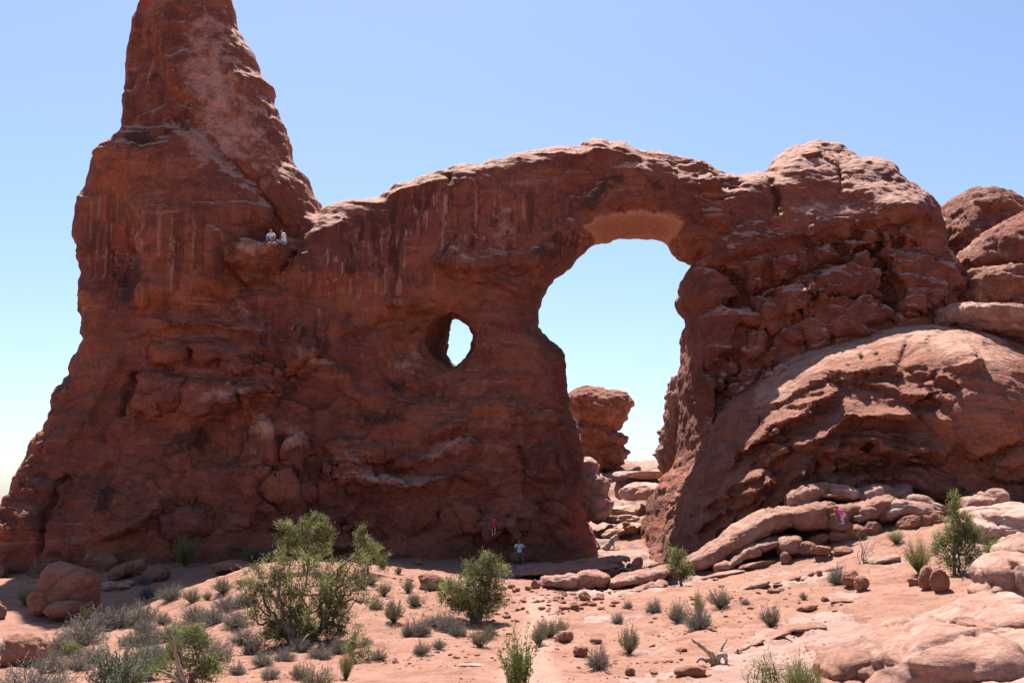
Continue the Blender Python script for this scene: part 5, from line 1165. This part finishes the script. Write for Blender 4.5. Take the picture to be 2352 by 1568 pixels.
row('olive', [(852,1342,52,34),(882,1368,44,40),(905,1428,52,52),(937,1362,46,44),(952,1392,44,28),(915,1318,26,24),(985,1358,34,22),(832,1352,50,40)], 'scrubby bushes between largest and middle juniper', 'bushes between the junipers')
row('grey', [(938,1462,40,40),(965,1462,54,48),(1000,1438,64,36),(1030,1450,48,40),(1052,1462,46,42),(968,1502,46,30),(1008,1488,36,26)], 'grey bushes in the group left of the foot path', 'grey bushes left of the path')
row('grey', [(780,1500,50,34),(865,1400,40,30),(690,1500,54,30),(560,1390,50,36),(620,1560,50,34),(870,1515,40,34)], 'dry grey bushes around the little upright juniper', 'dry bushes by the little juniper')
row('olive', [(1102,1486,54,40),(1125,1466,40,30)], 'two yellowish shrubs below the middle juniper', 'yellowish shrubs below the middle juniper')
row('olive', [(1237,1482,42,44),(1262,1462,66,44),(1290,1452,44,34)], 'greenish shrubs beside the large smooth boulder', 'shrubs by the smooth boulder')
shrub('grey', 1376, 1536, 66, 58, 'thick grey shrub beside the square-sided boulder'); shrub('olive', 1446, 1500, 50, 58, 'upright shrub right above the flat red boulder')
row('grey', [(1502,1408,44,36),(1418,1432,34,28),(1442,1398,26,26),(1556,1428,48,50)], 'small grey bushes below the long slabs', 'bushes below the long slabs')
shrub('grey', 1605, 1445, 74, 62, 'silvery twiggy shrub on the pink slope'); shrub('broom', 1606, 1420, 34, 60, 'bright green broom growing out of the silvery twiggy shrub'); shrub('olive', 1655, 1396, 60, 42, 'spreading olive shrub right of the bright green broom')
shrub('olive', 1770, 1440, 56, 48, 'lone forked shrub on the pink slope'); shrub('olive', 1846, 1378, 26, 22, 'tiny bush at the left end of the low ledge'); shrub('grey', 1712, 1387, 28, 20, 'tiny dry bush on the sand of the pink slope')
shrub('grey', 1922, 1342, 48, 46, 'grey-green shrub left of the paired boulders'); shrub('olive', 2020, 1522, 50, 36, 'thin shrub in the crack beside the whaleback')
shrub('broom', 2058, 1248, 70, 44, 'green broom bush left of the yellowish one, by the round stones'); shrub('broom', 2112, 1316, 100, 100, 'tall yellowish broom bush left of the tall juniper'); shrub('leafy', 2282, 1292, 56, 50, 'small leafy green bush right of the tall juniper')
shrub('broom', 1845, 1600, 130, 80, 'tall wispy broom at the bottom edge beside the green seedling'); shrub('leafy', 1192, 1612, 100, 120, 'leafy green bush at the bottom edge in the middle')
shrub('silver', 275, 1595, 150, 125, 'large silvery-leaved bush at the lower left'); shrub('silver', 335, 1555, 80, 70, 'silvery bush at the right side of the large silvery-leaved one'); shrub('grey', 60, 1610, 150, 80, 'tangled grey bush in the bottom left corner'); shrub('grey', 130, 1600, 110, 70, 'tangled grey bush right of the one in the bottom left corner')
shrub('leafy', 191, 1436, 30, 42, 'slender bright sapling against the shade at left'); shrub('grass', 210, 1462, 36, 16, 'small spiky yucca at the shade edge'); shrub('broom', 325, 1440, 60, 22, 'low green tuft among the grey shrubs')
shrub('olive', 725, 1585, 110, 70, 'olive bush at the bottom edge, left of centre'); shrub('broom', 795, 1560, 44, 60, 'green upright bush at the bottom, left of centre'); shrub('olive', 690, 1560, 60, 40, 'dry brown bush left of the olive one at the bottom edge')
shrub('broom', 60, 1390, 60, 56, 'dark green bush left of the big shaded boulder'); shrub('grey', 112, 1322, 70, 44, 'dark bush behind the big shaded boulder'); shrub('broom', 425, 1300, 84, 90, 'large dim spiky bush standing in the shade against the wall'); shrub('olive', 590, 1290, 90, 40, 'dark low bush in the shade left of the pale juniper top'); shrub('leafy', 1002, 1222, 22, 26, 'dark little plant against the wall left of the person in red')
for x, y, w, h, Y, lb in ((1978,822,14,20,62.8,'darkest of the three tufts growing on top of the sunlit slab'), (1936,806,14,9,64.4,'left and smallest tuft growing on top of the sunlit slab'), (2012,812,18,10,63.6,'right tuft growing on top of the sunlit slab'), (1742,935,14,16,63.4,'tuft at the left end of the sunlit slab')):
    pt = at(x, y, Y); ms = SH['olive'][0]; m = mpp(Y)
    tag(obj('desert_shrub', ms, None, tuple(pt - np.array([0, 0, .1])), (0, 0, x), (w * m * .6, w * m * .6, h * m)), lb, 'shrub', 'tufts on the slab')

# --- dry grass and twig litter round the feet of the shrubs
rs_ = np.random.RandomState(77); Bq, Dq = [], []
for g_, r_ in FEET:
    n_ = int(26 + 40 * rs_.rand()); a_ = rs_.uniform(0, 6.28, n_); q_ = r_ * (0.5 + 1.3 * rs_.rand(n_))
    x_ = g_[0] + np.cos(a_) * q_; y_ = g_[1] + np.sin(a_) * q_
    Bq.append(np.c_[x_, y_, gz(x_, y_) + .008]); Dq.append(np.c_[rs_.normal(size=(n_, 2)), np.abs(rs_.normal(size=n_)) * rs_.choice([.06, .9], n_, p=[.7, .3])])
Bq = np.concatenate(Bq); Dq = np.concatenate(Dq)
v_, q_, t_ = leaves(Bq, Dq, .05 + .16 * rs_.rand(len(Bq)), .008 + .010 * rs_.rand(len(Bq)), rs_.rand(len(Bq)), rs_)
tag(obj('dry_litter', new_mesh('dry_litter', v_, q_, leaf_material('dry_litter', (0.10, 0.065, 0.045), (0.22, 0.16, 0.11), (0.38, 0.31, 0.23), .1), {'tint': t_}, smooth=False)), 'dry grass and twig litter around the shrubs', 'litter', kind='stuff')
# --- bare twigs and driftwood
def twigs(px, py, w, h, label, n_=9, r0=0.02, seed=5, mat=None, name='bare_bush', up=0.5):
    rs = np.random.RandomState(seed); g = ghit(px, py); m = mpp(g[1]); b = MB()
    for k in range(n_):
        e = np.array([rs.uniform(-1, 1) * w / 2 * m, rs.uniform(-.5, .5) * w / 2 * m, h * m * rs.uniform(.55, 1)])
        p = crook([rs.uniform(-.1, .1), 0, -.05], e, 8, .22, rs); b.tube(p, np.linspace(r0, r0 * .25, 8), 5)
        for j in range(4):
            i = rs.randint(3, 8); q = crook(p[i], p[i] + np.array([rs.uniform(-1, 1) * .2, rs.uniform(-1, 1) * .15, rs.uniform(-.05, .25)]) * w * m * .6, 5, .3, rs)
            b.tube(q, np.linspace(r0 * .35, r0 * .12, 5), 3)
    return tag(obj(name, b.mesh(name, mat or M_DEAD), None, tuple(g)), label, 'dead bush')
twigs(1985, 1292, 66, 66, 'bare leafless bush on the rocks in front of the round stones', 9, .022, 3)
twigs(1715, 1600, 50, 72, 'leafless twigs at the bottom edge left of the green seedling', 5, .014, 4)
twigs(2255, 1325, 70, 40, 'tangle of pale dead twigs under the tall juniper', 12, .012, 6)
twigs(600, 1480, 110, 26, 'heap of dead grey branches at the left foot of the largest juniper', 22, .018, 7)
twigs(560, 1318, 70, 26, 'dead branches sticking out left over the long low boulder', 12, .016, 8)
twigs(1200, 1590, 60, 120, 'dry stalks rising from the leafy bush at the bottom edge', 5, .008, 9)
twigs(520, 1530, 40, 46, 'bare brown twigs right of the young juniper', 6, .012, 10)
twigs(140, 1590, 130, 70, 'bare dark branches over the tangled grey bushes at the lower left', 8, .016, 11)
def driftwood(px, py, parts, label, seed):
    rs = np.random.RandomState(seed); g = ghit(px, py); m = mpp(g[1]); b = MB()
    for pts, r in parts:
        q = np.array([((x - px) * m, dy, (py - y) * m + .02) for x, y, dy in pts])
        t = np.linspace(0, len(q) - 1, len(q) * 4); q = np.stack([np.interp(t, np.arange(len(q)), q[:, k]) for k in range(3)], 1) + rs.normal(size=(len(t), 3)) * .012
        b.tube(q, np.interp(np.linspace(0, 1, len(t)), np.linspace(0, 1, len(r)), np.array(r)) * (1 + .1 * rs.normal(size=len(t))), 8)
    return tag(obj('driftwood', b.mesh('driftwood', M_DEAD), None, tuple(g)), label, 'driftwood')
driftwood(1642, 1524, [([(1648,1528,0),(1640,1512,0),(1625,1498,-.05),(1607,1484,-.1),(1590,1473,-.1)], (.12,.08,.06,.05,.025)), ([(1646,1522,0),(1655,1508,0),(1662,1490,.1),(1671,1474,.1)], (.06,.05,.04,.02)), ([(1644,1522,0),(1652,1506,-.1),(1664,1505,-.15),(1665,1524,-.15)], (.07,.07,.06,.05)), ([(1648,1526,0),(1625,1520,-.1),(1612,1512,-.1),(1598,1520,-.15)], (.09,.06,.04,.02))], 'weathered driftwood stump with two raised branches on the slope at lower right', 1)
driftwood(1392, 1262, [([(1330,1275,0),(1355,1262,0),(1385,1258,0),(1400,1262,0)], (.05,.09,.10,.08)), ([(1385,1265,-.1),(1400,1252,-.1),(1408,1240,-.1),(1416,1232,-.1),(1420,1243,-.1)], (.22,.20,.18,.12,.05)), ([(1380,1260,0),(1372,1248,0),(1366,1240,0)], (.07,.05,.02)), ([(1408,1243,-.1),(1410,1262,-.2)], (.04,.03)), ([(1390,1262,0),(1372,1268,-.1),(1352,1272,-.2)], (.08,.06,.03))], 'dark twisted driftwood log at the foot of the arch opening', 2)
driftwood(415, 1600, [([(432,1605,0),(418,1560,0),(402,1520,0),(396,1490,0),(393,1470,0)], (.08,.07,.05,.03,.012)), ([(424,1580,0),(400,1555,-.1),(375,1545,-.1),(362,1540,-.1)], (.04,.03,.02,.01)), ([(418,1560,0),(440,1545,-.1),(455,1530,-.1)], (.04,.03,.012)), ([(402,1520,0),(412,1495,0),(416,1480,0)], (.03,.02,.01))], 'bare dead branch rising through the young juniper at the bottom left', 3)
# ------------------------------------------------------------------ people
def skin_mat(name, c): 
    n = NT(name, 0.6); return n.done(n.mix(n.noise(20, 3), c, tuple(k * .85 for k in c)))
def cloth(name, c):
    n = NT(name, 0.9); f = n.noise(9.0, 4, 0.6)
    return n.done(n.mix(f, c, tuple(k * .8 for k in c)), n.bump(f, .4, .02))
M_SKIN = skin_mat('skin', (0.42, 0.235, 0.165)); M_DSKIN = skin_mat('tanned_skin', (0.33, 0.18, 0.12))
M_HAIRD = cloth('dark_hair', (0.018, 0.013, 0.011)); M_HAIRB = cloth('light_brown_hair', (0.24, 0.15, 0.075))
M_REDT = cloth('red_shirt', (0.62, 0.03, 0.10)); M_WHITET = cloth('white_shirt', (0.78, 0.76, 0.82)); M_PINK = cloth('pink_top', (0.80, 0.10, 0.42)); M_GREYP = cloth('grey_trousers', (0.13, 0.12, 0.11)); M_DARKP = cloth('dark_shorts', (0.035, 0.03, 0.03)); M_JEAN = cloth('pale_jeans', (0.20, 0.24, 0.32)); M_LIGHTP = cloth('light_trousers', (0.55, 0.52, 0.50)); M_SHOE = cloth('shoes', (0.10, 0.09, 0.085)); M_SHOEW = cloth('white_shoes', (0.6, 0.6, 0.6)); M_PHONE = cloth('phone_case', (0.03, 0.035, 0.03))
def caps(cs, vox=0.011, k=0.02, cut=None):
    """continuous skin over tapered bones (a, b, radius a, radius b)"""
    A_ = np.array([c[0] for c in cs], np.float32); B_ = np.array([c[1] for c in cs], np.float32)
    rr_ = max(max(c[2], c[3]) for c in cs) + .05
    lo = np.minimum(A_.min(0), B_.min(0)) - rr_; hi = np.maximum(A_.max(0), B_.max(0)) + rr_
    ax = [np.arange(lo[i], hi[i], vox, dtype=np.float32) for i in range(3)]
    f = np.full([len(a) for a in ax], -1.0, np.float32)
    for (a, b, ra, rb) in cs:
        a = np.array(a, np.float32); b = np.array(b, np.float32); R_ = max(ra, rb) + .05
        sl_ = tuple(slice(max(0, int((min(a[i], b[i]) - R_ - lo[i]) / vox)), int((max(a[i], b[i]) + R_ - lo[i]) / vox) + 2) for i in range(3))
        G = np.stack(np.meshgrid(*[ax[i][sl_[i]] for i in range(3)], indexing='ij'), -1)
        d = b - a; t = np.clip(((G - a) @ d) / (d @ d + 1e-9), 0, 1)
        g = (ra + (rb - ra) * t) - np.linalg.norm(G - a - t[..., None] * d, axis=-1)
        o = f[sl_]; h_ = np.clip(.5 + .5 * (g - o) / k, 0, 1)
        f[sl_] = o * (1 - h_) + g * h_ + k * h_ * (1 - h_)
    if cut is not None:
        G = np.stack(np.meshgrid(*ax, indexing='ij'), -1); f = np.minimum(f, cut(G))
    return surface_nets(f, lo, vox)
def hand(w, d, s, curl=0.4):
    """palm, four fingers, thumb from the wrist w pointing along d"""
    w = np.array(w, float); d = np.array(d, float); d /= np.linalg.norm(d); side = np.cross(d, [0, 0, 1.]); side = side / (np.linalg.norm(side) + 1e-6); nrm = np.cross(side, d)
    out = [(w, w + d * .085, .026, .032)]; k0 = w + d * .085
    for i, L_ in enumerate((.060, .072, .068, .052)):
        b = k0 + side * (i - 1.5) * .020; m1 = b + (d * (1 - .3 * curl) - nrm * curl) * L_ * .55
        out += [(b - d * .02, m1, .0105, .0095), (m1, m1 + (d * (.6 - .4 * curl) - nrm * (.3 + curl)) * L_ * .5, .0095, .0085)]
    tb = w + d * .03 + side * s * .028; tm = tb + (d * .5 + side * s * .7) * .045
    return out + [(tb, tm, .013, .011), (tm, tm + (d * .8 - nrm * .4) * .035, .011, .009)]
def person(px, py, Y, scale, J, label, skin, shirt, pants, shoe, hair, longhair=False, short_sleeve=True, short_legs=True, yaw=0.0, foot_z=None):
    """J: joints in metres, feet at z=0; px,py is where the point J['anchor'] is seen"""
    g = lambda n_: np.array(J[n_], float)
    hd = g('head'); nk = g('neck'); pv = g('pelvis'); ch = nk * .72 + pv * .28; look_ = np.array(J.get('look', (0, -1, 0)), float); look_ /= np.linalg.norm(look_)
    upv = hd - nk; upv /= np.linalg.norm(upv); rt = np.cross(look_, upv); rt /= np.linalg.norm(rt)
    body = [(nk, hd - upv * .03, .052, .055), (hd - upv * .02, hd + upv * .03, .088, .095), (hd - upv * .075 + look_ * .035, hd, .055, .08), (hd + look_ * .085 - upv * .02, hd + look_ * .105 - upv * .03, .014, .016),
            (hd + look_ * .088 - upv * .06, hd + look_ * .09 - upv * .06 + rt * .015, .014, .012), (pv, ch, .125, .125), (ch, nk - upv * .05, .13, .085), (pv + np.array([-.05, 0, 0]), pv + np.array([.05, 0, 0]), .12, .12)]
    for s in (-1, 1): body += [(hd + rt * s * .09, hd + rt * s * .098 + upv * .02, .018, .02)]
    shirt_c = [(pv + (ch - pv) * .1, ch, .150, .148), (ch, nk - upv * .055, .15, .10)]
    pants_c = [(pv + np.array([-.05, 0, 0]), pv + np.array([.05, 0, 0]), .145, .145)]
    shoes_c = []
    for s, n_ in ((-1, 'l'), (1, 'r')):
        sh, el, ha, hip, kn, an = (g(n_ + q) for q in ('sh', 'el', 'ha', 'hip', 'kn', 'an'))
        toe = np.array(J.get(n_ + 'toe', an + np.array([0, -.16, -.04])), float)
        body += [(nk - upv * .05, sh, .07, .06), (sh, el, .050, .040), (el, ha, .040, .027)] + hand(ha, ha - el + 1e-3, s)
        body += [(hip, kn, .085, .060), (kn, kn * .45 + an * .55, .058, .052), (kn * .45 + an * .55, an, .052, .036), (an, toe, .036, .03)]
        shirt_c += [(nk - upv * .06, sh, .085, .078), (sh, sh + (el - sh) * (.55 if short_sleeve else 1.0), .072, .07)]
        pants_c += [(hip, kn if not short_legs else hip + (kn - hip) * .85, .108, .085)]
        if not short_legs: pants_c += [(kn, kn + (an - kn) * J.get('cuff', .9), .08, .058)]
        shoes_c.append([(an + (toe - an) * -.25, toe, .047, .042)])
    c, s_ = math.cos(yaw), math.sin(yaw); Rm = np.array([[c, -s_, 0], [s_, c, 0], [0, 0, 1]])
    anc = Rm @ g('anchor') * scale; loc = at(px, py, Y) - anc
    e = empty('person', tuple(loc), label, 'person')
    def part(nm, cs, mat, k=.02, cut=None):
        V_, Q_ = caps(cs, .014, k, cut); obj(nm, new_mesh(nm, (V_ @ Rm.T) * scale, Q_, mat), e)
    part('body', body, skin)
    part('shirt', shirt_c, shirt); part('trousers', pants_c, pants)
    for q in shoes_c: part('shoe', q, shoe)
    hc = [(hd + upv * .035 - look_ * .025, hd + upv * .05 - look_ * .02, .100, .098), (hd - look_ * .055 + upv * .02, hd - look_ * .06 - upv * .05, .075, .06)]
    if longhair: hc += [(hd - look_ * .07, hd - look_ * .09 - upv * .2, .07, .05)]
    part('hair', hc, hair, cut=lambda G: -((G - hd) @ look_.astype(np.float32)) + .065 + .5 * ((G - hd) @ upv.astype(np.float32)).clip(-.05, .1))
    return e, loc
def wall_depth(px, py):
    x, y = proj(ARCH_V[:, 0], ARCH_V[:, 1], ARCH_V[:, 2]); m = (np.abs(x - px) < 5) & (np.abs(y - py) < 5)
    return ARCH_V[m, 1].min() if m.any() else 70.0
# boy in red sitting on the wall's ledge
yd = wall_depth(1134, 1216)
person(1134, 1190, yd - 0.22, 0.76, dict(anchor=(0, 0, 1.30), head=(0, -.05, 1.20), neck=(0, 0, 1.05), pelvis=(0, .05, .52), lsh=(-.19, .02, 1.0), lel=(-.31, .0, .78), lha=(-.34, -.02, .56), rsh=(.19, .02, 1.0), rel=(.33, .0, .80), rha=(.42, -.02, .60), lhip=(-.10, .02, .50), lkn=(-.13, -.36, .50), lan=(-.08, -.44, .08), rhip=(.10, .02, .50), rkn=(.12, -.38, .55), ran=(.10, -.44, .13)),
       'boy in a red shirt and dark shorts sitting on the wall, arms spread', M_SKIN, M_REDT, M_DARKP, M_SHOEW, M_HAIRD)
g_ = ghit(1193, 1288); g_[1] = min(g_[1], wall_depth(1193, 1262) - 0.5, wall_depth(1193, 1245) - 0.5)
person(1193, 1238.5, g_[1] + .1, 1.0, dict(anchor=(0, 0, 1.30), head=(0, -.06, 1.19), neck=(0, -.01, 1.03), pelvis=(0, .05, .48), lsh=(-.19, 0, .97), lel=(-.27, -.22, .78), lha=(-.03, -.36, 1.03), rsh=(.19, 0, .97), rel=(.32, -.18, .80), rha=(.17, -.37, 1.08), lhip=(-.10, .02, .47), lkn=(-.15, -.40, .50), lan=(-.14, -.42, .08), rhip=(.10, .02, .47), rkn=(.17, -.40, .50), ran=(.20, -.44, .08), cuff=.6),
       'person in white shirt and grey trousers sitting on a rock, camera raised to face', M_DSKIN, M_WHITET, M_GREYP, M_SHOE, M_HAIRD, True, True, False)
boulder('boulder', 1190, 1279, 22, 12, 'low rock the person in the white shirt sits on', depth=g_[1] + .25, sub=4, dm=.7)
def small_box(name, c, sz, mat, label, cat, rot=(0, 0, 0)):
    bm = bmesh.new(); bmesh.ops.create_cube(bm, size=1.0); bmesh.ops.scale(bm, vec=sz, verts=bm.verts); bmesh.ops.bevel(bm, geom=bm.edges[:], offset=min(sz) * .25, segments=2, affect='EDGES')
    bmesh.ops.create_cone(bm, cap_ends=True, segments=14, radius1=.028, radius2=.026, depth=.05, matrix=__import__('mathutils').Matrix.Translation((0, -sz[1] * .5 - .02, 0)) @ __import__('mathutils').Matrix.Rotation(math.pi / 2, 4, 'X'))
    me = bpy.data.meshes.new(name); bm.to_mesh(me); bm.free(); me.materials.append(mat); return tag(obj(name, me, None, c, rot), label, cat)
pc_ = at(1193, 1238.5, g_[1] + .1) - np.array([0, 0, 1.30])
small_box('camera', tuple(pc_ + np.array([.09, -.45, 1.17])), (.13, .05, .08), M_PHONE, 'small dark camera held up by the person in the white shirt', 'camera')
# two people resting on the saddle beside the tower
def ledge_top(px, py, Y):
    q = at(px, py, Y); m = (np.abs(ARCH_V[:, 0] - q[0]) < .22) & (np.abs(ARCH_V[:, 1] - Y) < .22) & (np.abs(ARCH_V[:, 2] - q[2]) < .75)
    return float(ARCH_V[m, 2].max()) if m.any() else float(q[2])
yl = wall_depth(640, 572)
ea, la = person(621.5, 553, yl + 0.35, 0.92, dict(anchor=(0, 0, 1.02), head=(0, .0, .92), neck=(0, .02, .77), pelvis=(.02, .10, .22), lsh=(-.18, .02, .70), lel=(-.30, -.02, .52), lha=(-.22, -.18, .38), rsh=(.19, .04, .72), rel=(.32, .05, .52), rha=(.30, -.15, .36), lhip=(-.10, .06, .20), lkn=(-.16, -.28, .42), lan=(-.15, -.5, .10), rhip=(.12, .06, .20), rkn=(.18, -.28, .42), ran=(.16, -.5, .10)),
       'dark-haired person in a white shirt on the saddle, left of two', M_SKIN, M_WHITET, M_JEAN, M_SHOE, M_HAIRD, False, True, False)
eb, lb_ = person(650, 548, yl + 0.40, 1.0, dict(anchor=(-.02, 0, 1.00), look=(-1, -.15, -.25), head=(-.09, 0, .90), neck=(0, 0, .76), pelvis=(.08, 0, .14), lsh=(.0, -.18, .68), lel=(-.06, -.26, .44), lha=(-.20, -.20, .26), rsh=(.02, .18, .68), rel=(-.04, .26, .46), rha=(-.2, .2, .28), lhip=(.04, -.09, .13), lkn=(-.36, -.12, .22), lan=(-.74, -.10, .07), rhip=(.04, .09, .13), rkn=(-.36, .1, .2), ran=(-.74, .08, .07), ltoe=(-.78, -.1, .2), rtoe=(-.78, .08, .2)),
       'person in a pale shirt seated sideways on the saddle, legs stretched to the left', M_DSKIN, M_WHITET, M_JEAN, M_SHOE, M_HAIRD, False, True, False)
ea.location.z = ledge_top(621.5, 568, yl + 0.35) - 0.20; eb.location.z = ledge_top(651, 569, yl + 0.40) - 0.08
# child in pink bending forward on the stones
person(1917, 1163, 55.25, 0.82, dict(anchor=(-.42, 0, 1.02), look=(-.8, -.25, -.6), head=(-.36, -.02, .96), neck=(-.24, 0, .86), pelvis=(.06, 0, .52), lsh=(-.18, -.15, .80), lel=(.02, -.24, .80), lha=(.20, -.26, .78), rsh=(-.18, .15, .80), rel=(.0, .24, .78), rha=(.18, .25, .74), lhip=(.05, -.08, .50), lkn=(-.04, -.08, .30), lan=(.04, -.08, .05), rhip=(.05, .08, .50), rkn=(.03, .08, .30), ran=(.10, .08, .05), ltoe=(-.1, -.08, .02), rtoe=(-.04, .08, .02)),
       'child in a bright pink top bending forward on the rounded stones', M_SKIN, M_PINK, M_LIGHTP, M_SHOEW, M_HAIRB, True, True, False)
